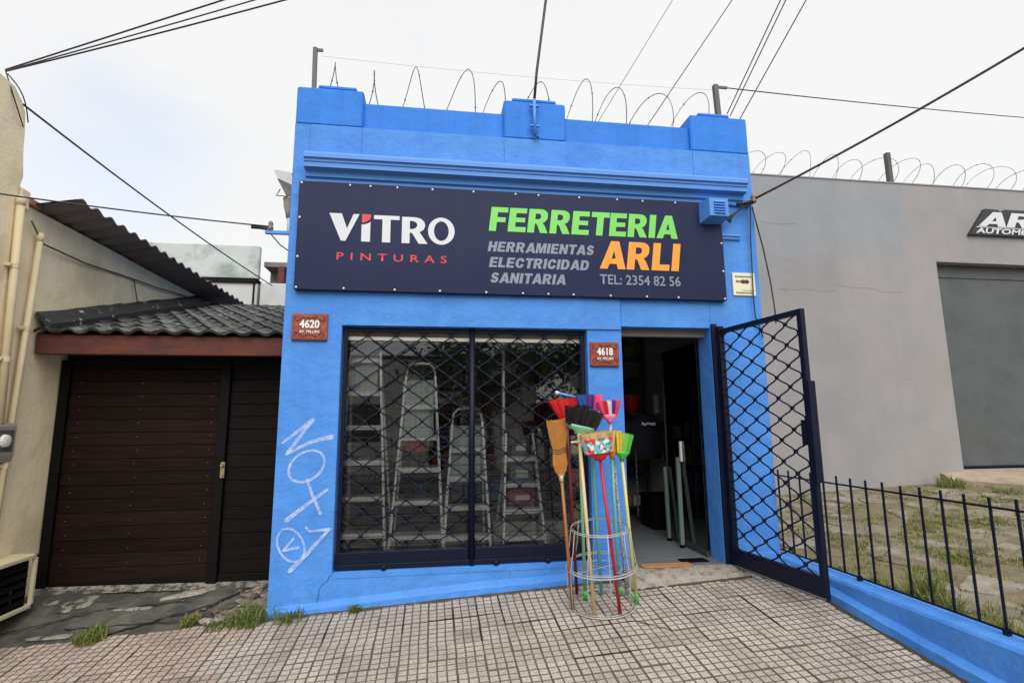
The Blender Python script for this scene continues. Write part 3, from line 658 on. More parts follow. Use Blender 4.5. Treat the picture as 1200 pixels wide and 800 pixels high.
# ================================================================= blue shop
XL, XR = -1.235, 3.035
shop = empty('shop_building', (0.9, 0, 0.07), 'single storey bright blue shop with barred window and open doorway', 'building')
WL, WR, WB, WT = -.772, 1.335, .30, 2.272      # window opening
DL, DR, DT = 1.65, 2.505, 2.305                # doorway
FLOOR = .245
mb = MB()
xs = [XL, WL, WR, DL, DR, XR]; zs = [-.35, FLOOR - .02, WB, WT, DT, 4.05]
wall_holes(mb, xs, zs, lambda i, j: (i == 1 and j == 2) or (i == 3 and j in (1, 2, 3)), 0.0, .24)
mb.build('facade_wall', blue, shop)
mb = MB()
mb.box(XL + .003, XL + .2, .24, 6.2, -.35, 4.1); mb.build('side_wall', blue, shop)
mb = MB(); mb.box(XR - .2, XR - .003, .24, 6.2, -.35, 4.1); mb.build('side_wall', blue, shop)
mb = MB(); mb.box(XL + .003, XR - .003, 6.2, 6.4, -.35, 4.1); mb.build('rear_wall', blue, shop)
mb = MB(); mb.box(XL + .2, XR - .2, .24, 6.2, 3.35, 3.5); mb.build('roof_slab', inner, shop)
mb = MB(); mb.box(XL + .2, XR - .2, .24, 6.2, FLOOR - .15, FLOOR); mb.box(DL + .002, DR - .002, .0, .24, FLOOR - .1, FLOOR - .003); mb.build('floor', grey_floor, shop)
mb = MB(); mb.box(XL + .2, XL + .215, .25, 6.19, FLOOR, 3.34); mb.box(XR - .215, XR - .2, .25, 6.19, FLOOR, 3.34); mb.box(XL + .22, XR - .22, 6.18, 6.195, FLOOR, 3.34)
mb.box(XL + .22, XR - .22, .245, 6.18, 3.33, 3.345); mb.build('inner_lining', inner, shop)
# proud band over the window, parapet
mb = MB(); mb.add([(-.765, -.002, WT + .001), (1.646, -.016, WT + .001), (1.646, .001, WT + .001), (-.765, .001, WT + .001), (-.765, -.002, 2.62), (1.646, -.016, 2.62), (1.646, .001, 2.62), (-.765, .001, 2.62)], [(0, 3, 2, 1), (4, 5, 6, 7), (0, 1, 5, 4), (1, 2, 6, 5), (2, 3, 7, 6), (3, 0, 4, 7)]); mb.build('lintel_band', blue, shop)
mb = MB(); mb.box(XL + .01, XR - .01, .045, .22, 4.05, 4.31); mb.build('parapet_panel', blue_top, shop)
mb = MB(); mb.box(-1.10, 2.90, -.010, .001, 3.70, 4.047, .003); mb.build('parapet_band', blue, shop)
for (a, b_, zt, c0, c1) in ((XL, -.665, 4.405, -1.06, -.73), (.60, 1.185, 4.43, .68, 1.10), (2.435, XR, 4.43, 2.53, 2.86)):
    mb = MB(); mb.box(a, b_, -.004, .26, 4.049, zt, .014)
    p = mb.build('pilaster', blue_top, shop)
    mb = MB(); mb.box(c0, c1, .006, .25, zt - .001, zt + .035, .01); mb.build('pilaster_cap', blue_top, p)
for (a, b_) in ((.60, 1.185), (2.435, 2.905), (-1.10, -.665)):
    mb = MB(); mb.box(a, b_, -.017, -.0101, 3.73, 4.044, .003); mb.build('pilaster_foot', blue, shop)
# cornice profile (y, z)
prof = [(0, 3.722), (-.15, 3.722), (-.155, 3.705), (-.155, 3.672), (-.135, 3.665), (-.135, 3.645), (-.125, 3.638), (-.125, 3.600), (-.06, 3.588), (-.055, 3.545), (-.03, 3.538), (-.03, 3.508), (0, 3.50)]
mb = MB(); mb.prism(prof[::-1], -1.115, 2.905, lambda p, t: (t, p[0] - .001, p[1])); mb.build('cornice', blue_trim, shop, fix=True)
mb = MB(); mb.prism([(0, 3.215), (-.035, 3.21), (-.035, 3.19), (-.022, 3.18), (-.022, 3.165), (0, 3.15)][::-1], 2.30, 2.86, lambda p, t: (t, p[0] - .001, p[1])); mb.build('moulding_stub', blue_trim, shop, fix=True)
# skirting along the pavement
def skirt(x0, x1, n, seed):
    r = random.Random(seed); mb = MB(); vs = []
    for i in range(n + 1):
        x = x0 + (x1 - x0) * i / n; g = gz(x, 0); a = r.uniform(-.002, .002); h = .008 * math.sin(x * 2.1 + 1) + r.uniform(-.003, .003)
        vs += [(x, -.022 + a, g - .1), (x, -.020 + a, g + .045 + h), (x, -.012 + a, g + .062 + h), (x, .001, g + .095 + h * 1.5)]
    fs = [(i * 4 + q, (i + 1) * 4 + q, (i + 1) * 4 + q + 1, i * 4 + q + 1) for i in range(n) for q in range(3)]
    fs += [(0, 1, 2, 3), (n * 4 + 3, n * 4 + 2, n * 4 + 1, n * 4)]
    mb.add(vs, fs); return mb.build('skirting', blue, shop, smooth=False)
skirt(XL - .012, DL - .01, 40, 1); skirt(DR + .12, XR - .05, 6, 2)
# sloped sill
mb = MB(); mb.add([(WL, -.004, WB - .004), (WR, -.004, WB - .004), (WR, .15, WB + .035), (WL, .15, WB + .035), (WL, -.004, WB - .03), (WR, -.004, WB - .03)], [(0, 1, 2, 3), (4, 5, 1, 0)])
mb.build('window_sill', blue, shop)
# cracks in the paint
crack_m = mat('dark_crack', lin(22, 44, 92), .9)
def crack(pts, w):
    mb = MB(); r = random.Random(len(pts))
    for (a, b_) in zip(pts, pts[1:]):
        a, b_ = Vector((a[0], -.0025, a[1])), Vector((b_[0], -.0025, b_[1])); d = (b_ - a); p = Vector((-d.z, 0, d.x)).normalized() * w
        mb.add([a - p, a + p, b_ + p * .7, b_ - p * .7], [(0, 1, 2, 3)])
    mb.build('wall_crack', crack_m, shop)
crack([(-.772, .30), (-.79, .285), (-.80, .255), (-.835, .235), (-.86, .20), (-.862, .15), (-.875, .10)], .0022)
crack([(.62, .285), (.63, .25), (.624, .21), (.635, .17)], .0012)
crack([(1.652, 2.31), (1.655, 2.42), (1.65, 2.55)], .0012)
crack([(2.51, 2.31), (2.514, 2.45), (2.511, 2.55)], .0012)
# door step
mb = MB(); rr = random.Random(8); vs = []; n_ = 30
for i in range(n_ + 1):
    x = 1.58 + 1.0 * i / n_; g = gz(x, -.2); j = lambda: rr.uniform(-.006, .006)
    f_ = -.225 + j() * 2 + (.05 * max(0, (i - 25) / 5) ** 2)
    vs += [(x, f_ - .02, g - .05), (x, f_ + j(), g + .03 + j()), (x, f_ + .05 + j(), FLOOR - .035 + j()), (x, f_ + .10 + j(), FLOOR - .012 + j() * .6), (x, -.06, FLOOR - .006 + j() * .4), (x, .001, FLOOR - .006)]
fs = [(i * 6 + q, (i + 1) * 6 + q, (i + 1) * 6 + q + 1, i * 6 + q + 1) for i in range(n_) for q in range(5)]
fs += [tuple(range(6)), tuple(n_ * 6 + q for q in range(5, -1, -1))]
mb.add(vs, fs); mb.build('door_step', concrete, shop, smooth=True)
mb = MB(); mb.box(1.76, 2.20, -.035, .075, FLOOR - .004, FLOOR + .006, .002); mb.build('threshold_board', mat('worn_orange_wood', lin(168, 118, 72), .8, var=.2, vs=12, stretch=(1, 6, 1)), shop)
mb = MB(); mb.box(2.16, 2.40, .07, .19, FLOOR + .0, FLOOR + .006); mb.build('rubber_mat', black_frame, shop)
mb = MB(); mb.box(DL, DR, .10, .16, DT - .07, DT - .001); mb.build('door_head', mat('grey_door_head', lin(120, 112, 106), .7, var=.1), shop)

# graffiti: thin sprayed paint
graf = bpy.data.materials.new('white_spray_paint'); graf.use_nodes = True
_n = graf.node_tree.nodes; _l = graf.node_tree.links.new; _b = _n['Principled BSDF']; _b.inputs['Base Color'].default_value = (*lin(192, 212, 246), 1); _b.inputs['Roughness'].default_value = .7
_z = _n.new('ShaderNodeTexNoise'); _z.inputs['Scale'].default_value = 26; _z.inputs['Detail'].default_value = 6
_r = _n.new('ShaderNodeMapRange'); _r.inputs['From Min'].default_value = .3; _r.inputs['From Max'].default_value = .62; _r.inputs['To Min'].default_value = .24; _r.inputs['To Max'].default_value = .70
_gp = _n.new('ShaderNodeNewGeometry'); _l(_gp.outputs['Position'], _z.inputs['Vector']); _l(_z.outputs[0], _r.inputs['Value']); _l(_r.outputs[0], _b.inputs['Alpha'])
def ribbon(mb, pts, w, y, w1=None):
    pts = [Vector((p[0], y, p[1])) for p in pts]; L = []
    for i, p in enumerate(pts):
        d = (pts[min(i + 1, len(pts) - 1)] - pts[max(i - 1, 0)]).normalized(); q = Vector((-d.z, 0, d.x)) * (w if w1 is None else w + (w1 - w) * i / (len(pts) - 1))
        L.append((p - q, p + q))
    vs = [v for a in L for v in a]
    mb.add(vs, [(2 * i, 2 * i + 1, 2 * i + 3, 2 * i + 2) for i in range(len(pts) - 1)])
    for p, q in ((pts[0], w), (pts[-1], w1 or w)):
        k = [(p.x + math.cos(a * .785) * q, y - .0004, p.z + math.sin(a * .785) * q) for a in range(8)]; mb.add(k, [tuple(range(8))])
def dense(pts, k=6):
    out = []
    for a, b_ in zip(pts, pts[1:]):
        for i in range(k): out.append((a[0] + (b_[0] - a[0]) * i / k, a[1] + (b_[1] - a[1]) * i / k))
    return out + [pts[-1]]
G = [([(-1.191, 1.313), (-0.969, 1.487)], .009, .02), ([(-.969, 1.487), (-1.153, 1.225)], .014, .016), ([(-1.153, 1.225), (-0.987, 1.31), (-.89, 1.34), (-0.816, 1.352)], .012, .022),
 ([(-0.862, 1.15), (-0.877, 1.101), (-0.91, 1.057), (-0.957, 1.023), (-1.009, 1.005), (-1.06, 1.006), (-1.101, 1.024), (-1.127, 1.058), (-1.133, 1.103), (-1.119, 1.151), (-1.086, 1.196), (-1.04, 1.23), (-0.987, 1.248), (-0.936, 1.248), (-0.894, 1.23), (-0.868, 1.195), (-0.862, 1.15)], .012, .011),
 ([(-0.99, 1.022), (-0.942, 0.9), (-0.876, 0.762)], .012, .014), ([(-0.833, 0.941), (-0.981, 0.833), (-1.126, 0.719)], .013, .02),
 ([(-0.986, 0.527), (-0.981, 0.479), (-0.993, 0.439), (-1.019, 0.413), (-1.054, 0.405), (-1.095, 0.416), (-1.134, 0.445), (-1.165, 0.486), (-1.185, 0.534), (-1.19, 0.582), (-1.178, 0.622), (-1.153, 0.648), (-1.117, 0.657), (-1.077, 0.646), (-1.037, 0.617), (-1.005, 0.575), (-0.986, 0.527)], .010, .009),
 ([(-1.068, 0.58), (-1.138, 0.494)], .009, .012), ([(-1.138, .494), (-1.028, 0.512)], .012, .012),
 ([(-0.981, 0.66), (-0.946, 0.629)], .008, .009), ([(-.946, .629), (-0.803, 0.641)], .009, .014), ([(-.803, .641), (-0.963, 0.462), (-1.081, 0.344)], .013, .02)]
for i, (p, a, b_) in enumerate(G):
    mb = MB(); ribbon(mb, p, a * .9, -.0020 - .0006 * i, b_ * .9)
    mb.build('graffiti_stroke', graf, shop)

# ---------------------------------------------------------------- window: aluminium frame, glass, grille
mb = MB()
wy = .135
mb.box(WL, WL + .025, wy, wy + .04, WB + .03, WT); mb.box(WR - .025, WR, wy, wy + .04, WB + .03, WT)
mb.box(WL + .025, WR - .025, wy, wy + .04, WB + .03, WB + .075)
mb.box(WL + .025, WR - .025, wy - .005, wy + .045, WT - .105, WT - .075)
wf = mb.build('window_frame', alu_white, shop)
mb = MB(); mb.box(WL + .025, WR - .025, wy + .018, wy + .05, WT - .075, WT - .001); mb.build('transom_board', mat('beige_board', lin(160, 150, 130), .8, var=.08), wf)
mb = MB(); mb.quad((WL + .02, wy + .02, WB + .07), (WR - .02, wy + .02, WB + .07), (WR - .02, wy + .02, WT - .10), (WL + .02, wy + .02, WT - .10)); mb.build('glass_pane', glass, wf)

def wavy_bars(x0, x1, z0, z1, ph, pv, ox, oz, P, r, parent, amp=.012):
    """crossing wavy rods filling the rectangle; nodes every ph across and pv up; P(x, z, d) -> 3D"""
    L = math.hypot(ph, pv) / 2; ux, uz = ph / 2 / L, pv / 2 / L
    nodes = set()
    for fam in (1, -1):
        # lines z = oz + fam*(pv/ph)*(x-ox) + k*pv
        kmax = int((z1 - z0) / pv + (x1 - x0) / ph) + 3
        for k in range(-kmax, kmax):
            pts = []
            s0 = -4.0 / L
            x = ox; zb = oz + k * pv
            steps = 10
            t0 = int(math.floor((x0 - ox) / (ph / 2))) - 1; t1 = int(math.ceil((x1 - ox) / (ph / 2))) + 1
            run = []
            for q in range(t0 * steps, t1 * steps + 1):
                t_ = q / steps; w = amp * (math.sin(2 * math.pi * t_) + .22 * math.sin(6 * math.pi * t_ + math.pi))
                cx = ox + t_ * ph / 2; cz = zb + fam * t_ * pv / 2
                cx2 = cx - fam * uz * w; cz2 = cz + ux * w
                if fam == -1: cx2 = cx - uz * w * -1 * -1; cz2 = cz - ux * w
                if x0 <= cx2 <= x1 and z0 <= cz2 <= z1:
                    run.append((cx2, cz2))
                    if q % steps == 0: nodes.add((round(cx, 4), round(cz, 4)))
            if len(run) > 3:
                mb = MB(); mb.tube([P(a, c, .0035 * fam) for a, c in run], r, 5)
                mb.build('grille_bar', navy, parent, smooth=True)
    mb = MB()
    for (a, c) in nodes:
        v = P(a, c, 0); w = P(a, c, 1); d = (Vector(w) - Vector(v)).normalized()
        mb.lathe(Vector(v) - d * .011, d, [(0, .009), (.004, .0165), (.018, .0165), (.022, .009)], 7)
    o = mb.build('grille_rivets', navy, parent); o['kind'] = 'stuff'
gy = .085; MIDX = .318
mb = MB()
mb.box(WL + .012, WL + .042, gy - .02, gy + .02, WB + .04, WT - .012, .003); mb.box(WR - .042, WR - .012, gy - .02, gy + .02, WB + .04, WT - .012, .003)
mb.box(WL + .042, WR - .042, gy - .02, gy + .02, WT - .042, WT - .012, .003)
mb.box(WL + .012, MIDX - .026, gy - .03, gy + .02, WB + .035, WB + .145, .004); mb.box(MIDX + .026, WR - .012, gy - .03, gy + .02, WB + .035, WB + .145, .004)
mb.box(WL + .012, WR - .012, gy - .05, gy - .0301, WB + .020, WB + .055, .003)
gr = mb.build('window_grille', navy, shop)
mb = MB(); mb.tube([(MIDX, gy - .03, WB + .012), (MIDX, gy - .03, WT - .005)], .026, 10); mb.build('centre_post', navy, gr, smooth=True)
for x in (-.38, .52, .95):
    mb = MB(); mb.lathe((x, gy - .075, WB + .028), (0, 1, 0), [(0, .012), (.006, .022), (.025, .022)], 10); mb.build('lock_knob', navy, gr, smooth=True)
PW = lambda x, z, d: (x, gy + d, z)
wavy_bars(WL + .035, MIDX - .01, WB + .12, WT - .03, .236, .182, -.690, 2.110, PW, .0058, gr, .0030)
wavy_bars(MIDX + .01, WR - .035, WB + .12, WT - .03, .236, .182, .610, 2.110, PW, .0058, gr, .0030)
# thin wire mesh behind the bars, lower two thirds
mb = MB(); wire_m = mat('dark_thin_wire', lin(46, 50, 54), .5, metal=.5)
for i in range(15):
    z = WB + .17 + i * .0635 * 1.25
    if z < 1.50: mb.tube([(WL + .04, gy + .03, z), (WR - .04, gy + .03, z)], .0032, 4)
o = mb.build('wire_mesh', wire_m, gr); o['kind'] = 'stuff'
mb = MB()
for i in range(43):
    x = WL + .05 + i * .047
    if x < WR - .05: mb.tube([(x, gy + .036, WB + .14), (x, gy + .036, 1.98 if x < .2 else 1.2)], .0007, 3)
for i in range(36):
    z = WB + .15 + i * .047
    mb.tube([(WL + .05, gy + .036, z), (.2 if z > 1.2 else WR - .05, gy + .036, z)], .0007, 3)
o = mb.build('insect_screen', wire_m, gr); o['kind'] = 'stuff'

# ---------------------------------------------------------------- security gate, swung out past square
hx, hy, gd = 2.566, -.035, Vector((.1344, -.991, 0)); gn = Vector((.991, .1344, 0)); GWd = .971; GB, GT = .229, 2.279
gate = empty('security_gate', (hx, hy, GB), 'dark navy diamond lattice security gate swung open beside the doorway', 'gate')
PG = lambda s, z, d: Vector((hx, hy, z)) + gd * s + gn * d
def gbox(mb, s0, s1, z0, z1, d0, d1): return mb.obox(PG(s0, z0, d0), PG(s1, z0, d0) - PG(s0, z0, d0), PG(s0, z0, d1) - PG(s0, z0, d0), Vector((0, 0, z1 - z0)))
mb = MB(); gbox(mb, .0, .045, GB - .01, GT + .03, -.025, .025); mb.build('hinge_stile', navy, gate)
mb = MB(); gbox(mb, GWd - .04, GWd, GB, GT, -.02, .02); st = mb.build('closing_stile', navy, gate)
mb = MB(); gbox(mb, GWd - .002, GWd + .025, 1.02, 1.74, -.03, .03); gbox(mb, GWd - .085, GWd - .041, 1.28, 1.46, -.022, .022); mb.build('lock_plate', navy, st)
mb = MB(); gbox(mb, .0451, GWd - .0401, GT - .04, GT, -.02, .02); mb.build('top_rail', navy, gate)
mb = MB(); gbox(mb, .0451, GWd - .0401, GB, GB + .15, -.018, .018); mb.build('kick_plate', navy, gate)
mb = MB(); mb.tube([PG(.04, GB + .012, -.022), PG(GWd, GB + .012, -.022)], .006, 5); mb.build('bottom_lip', galv, gate)
wavy_bars(.04, GWd - .035, GB + .14, GT - .03, .258, .160, .02, GB + .2, PG, .0064, gate, .0040)
for z in (.5, 2.05):
    mb = MB(); mb.tube([(hx - .012, hy + .012, z), (hx - .012, hy + .012, z + .12)], .014, 8); mb.build('hinge', navy, gate)
mb = MB(); mb.box(2.508, 2.56, -.028, -.0005, .23, 2.34, .003); mb.build('gate_post', navy, shop)

# ---------------------------------------------------------------- main sign
SX0, SX1, SZ0, SZ1, SYF = -1.159, 2.662, 2.553, 3.499, -.058
sign = empty('shop_sign', (.75, -.03, SZ0), 'wide navy shop sign reading VITRO PINTURAS FERRETERIA ARLI above the window', 'sign')
mb = MB(); mb.box(SX0, SX1, SYF, -.003, SZ0, SZ1, .004); mb.build('panel', sign_navy, sign)
for (x, z) in [(SX0 + .02 + (SX1 - SX0 - .04) * q, SZ1 - .018) for q in (0, .105, .15, .21, .29, .385, .485, .54, .64, .735, .80, .885)] + [(SX0 + .02 + (SX1 - SX0 - .04) * q, SZ0 + .018) for q in (0, .1, .21, .31, .415, .50, .56, .62, .71, .80, .88, 1)] + [(SX0 + .018, SZ0 + q) for q in (.28, .62)] + [(SX1 - .018, SZ0 + q) for q in (.28, .55)]:
    mb = MB(); mb.lathe((x, SYF - .006, z), (0, 1, 0), [(0, .005), (.003, .0095), (.006, .0095)], 8); mb.build('screw', screw, sign)
LY = SYF - .003
place_flat(poly_text(word('FERRETERIA', .07), .452, 2.238, 3.126, 3.348, .12), LY, 'lettering_ferreteria', green_let, sign)
place_flat(poly_text(word('ARLI', .08), 1.452, 2.236, 2.818, 3.078, .13), LY, 'lettering_arli', orange_let, sign)
for s_, a, b_, c, d in (('HERRAMIENTAS', .441, 1.412, 2.938, 3.030), ('ELECTRICIDAD', .452, 1.362, 2.796, 2.888), ('SANITARIA', .462, 1.152, 2.657, 2.750)):
    place_flat(poly_text(word(s_, .11), a, b_, c, d, .20), LY, 'lettering_' + s_.lower(), grey_let, sign)
place_flat(text_mesh('TEL: 2354 82 56', 1.450, 2.214, 2.674, 2.766, 0, .011), LY, 'lettering_telephone', grey_let, sign)
place_flat(text_mesh('PINTURAS', -.828, .088, 2.815, 2.880, 0, .008, 1.75), LY, 'lettering_pinturas', red_let, sign)
k = .00155; vz = lambda pts: [(-.902 + (x - 210) * k, 3.222 - (y - 233) * k) for x, y in pts]
def flat_poly(outlines):
    c = bpy.data.curves.new('t', 'CURVE'); c.dimensions = '2D'; c.fill_mode = 'BOTH'; pts_ = []
    for ol in outlines:
        sp = c.splines.new('POLY'); sp.points.add(len(ol) - 1); sp.use_cyclic_u = True
        for p, q in zip(sp.points, ol): p.co = (q[0], q[1], 0, 1)
        pts_ += ol
    xs_ = [p[0] for p in pts_]; zs_ = [p[1] for p in pts_]
    return curve_fit(c, min(xs_), max(xs_), min(zs_), max(zs_), 0, 0)
V_ = vz([(210, 233), (276, 233), (306, 318), (338, 233), (370, 233), (300, 388), (276, 388)])
I_ = vz([(383, 388), (383, 292), (402, 289), (418, 283), (430, 274), (430, 388)])
T_ = vz([(448, 234), (586, 234), (586, 257), (538, 257), (538, 388), (494, 388), (494, 257), (448, 257)])
R_o = vz([(600, 236), (672, 236), (702, 243), (722, 260), (727, 282), (720, 305), (697, 322), (742, 388), (693, 388), (655, 327), (643, 327), (643, 388), (600, 388)])
R_i = vz([(643, 258), (662, 258), (680, 268), (684, 283), (676, 298), (660, 305), (643, 305)])
O_o = vz(ell(817, 310, 74, 79, 30)); O_i = vz(ell(817, 310, 41, 57, 30))
place_flat(flat_poly([V_, I_, T_, R_o, R_i, O_o, O_i]), LY, 'lettering_vitro', white_let, sign)
place_flat(flat_poly([vz([(384, 232), (432, 232), (432, 248), (426, 262), (414, 272), (398, 280), (384, 282)])]), LY - .001, 'red_drop', red_let, sign)

# ---------------------------------------------------------------- house number plaques
plq = mat('red_brown_ceramic', lin(128, 50, 36), .45, var=.2, vs=26, col2=lin(158, 84, 44), c2pos=(.5, .66), c2s=34, bump=.5, bs=40, bdist=.004)
plq_d = mat('dark_brown_ceramic', lin(78, 34, 28), .5)
def plaque(x0, x1, z0, z1, num, lab):
    e_ = empty('house_number_plaque', ((x0 + x1) / 2, -.01, z0), lab, 'plaque', 'ceramic house number plaques')
    mb = MB(); mb.box(x0, x1, -.020, -.0005, z0, z1, .004); mb.build('ceramic_tile', plq, e_)
    w, h = x1 - x0, z1 - z0; mb = MB()
    for sx in (0, 1):
        for sz in (0, 1):
            mb = MB(); cx = x0 + w * (.13 if sx == 0 else .87); cz = z0 + h * (.17 if sz == 0 else .83); pts = []
            for i in range(11):
                a = i / 10 * 4.6; rr_ = .030 - .0022 * i; pts.append((cx + (1 if sx == 0 else -1) * math.cos(a) * rr_, -.0225, cz + (1 if sz == 0 else -1) * math.sin(a) * rr_))
            mb.tube(pts, .0035, 4); mb.build('relief_scroll', plq_d, e_)
    for sz in (.12, .88):
        mb = MB(); mb.tube([(x0 + w * q, -.0225, z0 + h * (sz + (.05 if sz < .5 else -.05) * math.sin((q - .3) / .4 * 3.1416))) for q in [.28 + .44 * i / 8 for i in range(9)]], .0035, 4); mb.build('relief_scroll', plq_d, e_)
    mb = MB(); mb.box(x0 + .001, x1 - .001, -.019, -.0006, z0 - .006, z0 - .0001); mb.build('lower_edge', plq_d, e_)
    place_flat(text_mesh(num, x0 + w * .22, x1 - w * .22, z0 + h * .44, z0 + h * .76, 0, .03), -.0265, 'lettering_number', white_pl, e_)
    place_flat(text_mesh('AV. MILLÁN', x0 + w * .22, x1 - w * .22, z0 + h * .25, z0 + h * .39, 0, .015), -.0265, 'lettering_street', white_pl, e_)
plaque(-1.167, -.884, 2.142, 2.358, '4620', 'red brown ceramic plaque with number 4620 left of the window')
plaque(1.354, 1.617, 1.946, 2.156, '4618', 'red brown ceramic plaque with number 4618 beside the doorway')
# little white notice
nt_e = empty('wall_notice', (2.87, -.01, 2.62), 'small cream notice with dark print right of the shop sign', 'sign')
mb = MB(); mb.box(2.758, 2.985, -.014, -.0005, 2.618, 2.838, .002); mb.build('panel', mat('cream_notice_board', lin(222, 216, 190), .5, var=.05), nt_e)
ink = mat('dark_print', lin(62, 52, 42), .6)
for (x0, x1, z0, z1) in ((2.785, 2.955, 2.792, 2.808), (2.79, 2.845, 2.742, 2.764), (2.85, 2.965, 2.664, 2.672), (2.785, 2.965, 2.636, 2.652)):
    mb = MB(); r = random.Random(int(x0 * 1e4)); x = x0
    while x < x1 - .004:
        w = r.uniform(.005, .011); mb.quad((x, -.0155, z0), (x + w, -.0155, z0), (x + w, -.0155, z1 - r.uniform(0, .003)), (x, -.0155, z1)); x += w + .004
    mb.build('printed_line', ink, nt_e)['kind'] = 'stuff'
mb = MB(); mb.add([(2.88 + .045 * math.cos(a * .52), -.0157, 2.752 + .020 * math.sin(a * .52) * (1.2 if a % 3 else .8)) for a in range(12)], [tuple(range(12))]); mb.build('printed_emblem', ink, nt_e)
# alarm sounder box
al = empty('alarm_box', (2.56, 0, 3.28), 'louvred blue painted alarm box at the right end of the sign', 'alarm box')
mb = MB(); mb.add([(2.44, -.06, 3.285), (2.66, -.06, 3.285), (2.66, -.06, 3.49), (2.44, -.06, 3.49), (2.47, -.20, 3.315), (2.655, -.20, 3.315), (2.655, -.20, 3.485), (2.47, -.20, 3.485)], [(4, 5, 6, 7), (0, 1, 5, 4), (1, 2, 6, 5), (2, 3, 7, 6), (3, 0, 4, 7), (0, 3, 2, 1)])
mb.build('housing', blue_trim, al)
for i in range(5):
    z = 3.345 + i * .026; mb = MB(); mb.add([(2.515, -.2005, z), (2.625, -.2005, z), (2.625, -.215, z - .006), (2.515, -.215, z - .006), (2.515, -.2005, z + .013), (2.625, -.2005, z + .013)], [(0, 1, 2, 3), (3, 2, 5, 4)]); mb.build('louvre_slat', white_let if False else blue_trim, al)
# ================================================================= garage on the left
gar = empty('garage', (-2.2, .7, .1), 'low garage with dark brown plank doors and a small black tiled roof', 'garage')
gyd = GD_Y
GT2 = 2.03
def gbase(x): return dz(x, .7) + .03
# left leaf
leaf = MB(); leaf.box(-3.262, -3.185, gyd - .03, gyd + .05, .10, GT2, .004); leaf.box(-1.935, -1.852, gyd - .035, gyd + .05, .06, GT2, .004)
leaf.box(-3.185, -1.238, gyd - .01, gyd + .05, GT2 - .06, GT2 + .06, .004)
door = leaf.build('garage_door', black_frame, gar)
mb = MB(); mb.box(-3.262, -1.238, gyd + .05, gyd + .07, .05, GT2 + .06); mb.build('door_backing', black_frame, door)
NP = 16; z0 = .15; ph_ = (GT2 - .065 - z0) / NP
rr = random.Random(17)
for i in range(NP):
    a = z0 + i * ph_; y = gyd + rr.uniform(-.004, .004)
    mb = MB(); mb.box(-3.183, -1.937, y, y + .045, a + .001, a + ph_ - .0015, .003); mb.build('plank', wood_brown, door)
    mb = MB(); mb.box(-1.850, -1.240, y + .004, y + .045, a + .001 + .02, a + ph_ - .0015 + .02, .003); mb.build('plank', wood_black, door)
mb = MB(); mb.box(-3.183, -1.937, gyd - .012, gyd + .045, .085, z0 + .001, .004); mb.box(-1.85, -1.24, gyd - .012, gyd + .045, .06, z0 + .019, .004); mb.build('bottom_rail', black_frame, door)
mb = MB(); mb.box(-1.88, -1.842, gyd - .047, gyd - .0355, .99, 1.13, .004); mb.lathe((-1.861, gyd - .075, 1.10), (0, 1, 0), [(0, .012), (.01, .018), (.03, .012)], 8); mb.lathe((-1.861, gyd - .06, 1.02), (0, 1, 0), [(0, .012), (.014, .013)], 8)
mb.build('lock', mat('worn_brass', lin(168, 150, 108), .4, metal=.6), door)
mb = MB()
for z in [.3 + i * .118 for i in range(14)]:
    for x in (-3.10, -2.60, -2.0): mb.lathe((x + rr.uniform(-.01, .01), gyd - .006, z), (0, 1, 0), [(0, .0035), (.006, .004)], 5)
o = mb.build('nail_heads', galv, door); o['kind'] = 'stuff'
# head wall and fascia
mb = MB(); mb.box(-3.265, XL + .0, gyd + .02, gyd + .2, GT2 + .061, 2.34); mb.build('head_wall', black_frame, gar)
FY = .33
mb = MB(); mb.box(-3.262, XL - .002, FY, FY + .07, 2.045, 2.215, .006); mb.build('fascia_beam', fascia_red, gar)
mb = MB(); mb.box(-3.26, XL - .004, FY + .07, gyd + .02, 2.10, 2.12); mb.build('soffit', black_frame, gar)
# roof deck and tiles
PITCH = .29; roofz = lambda y: 2.225 + (y - FY) * PITCH
mb = MB(); mb.add([(-3.262, FY - .02, 2.215), (XL - .002, FY - .02, 2.215), (XL - .002, 3.5, roofz(3.5) - .02), (-3.262, 3.5, roofz(3.5) - .02)], [(0, 1, 2, 3)])
roof = mb.build('roof', black_frame, gar)
TW, TL_ = .182, .34
tm = MB(); sec = [(-.5, .0), (-.42, .010), (-.33, .021), (-.22, .030), (-.1, .031), (.02, .023), (.12, .010), (.22, .004), (.36, .002), (.5, .010)]
up = Vector((0, 1, PITCH)).normalized(); nrm = Vector((0, -PITCH, 1)).normalized()
for k_, (s_, th) in enumerate(((0, 0), (TL_ + .05, -.016))):
    pass
vs = []
for (sl, lift) in ((0.0, .018), (TL_ + .05, 0.0)):
    for (u, h) in sec: vs.append(Vector((u * TW * 1.04, 0, 0)) + up * sl + nrm * (h + lift))
n_ = len(sec)
for (u, h) in sec: vs.append(Vector((u * TW * 1.04, 0, 0)) + nrm * (h + .018 - .024) + up * .006)
fs = [(i, i + 1, n_ + i + 1, n_ + i) for i in range(n_ - 1)] + [(2 * n_ + i, 2 * n_ + i + 1, i + 1, i) for i in range(n_ - 1)]
tm.add(vs, fs); tme = tm.mesh('roof_tile'); tme.materials.append(roof_black)
for p in tme.polygons: p.use_smooth = p.index < n_ - 1
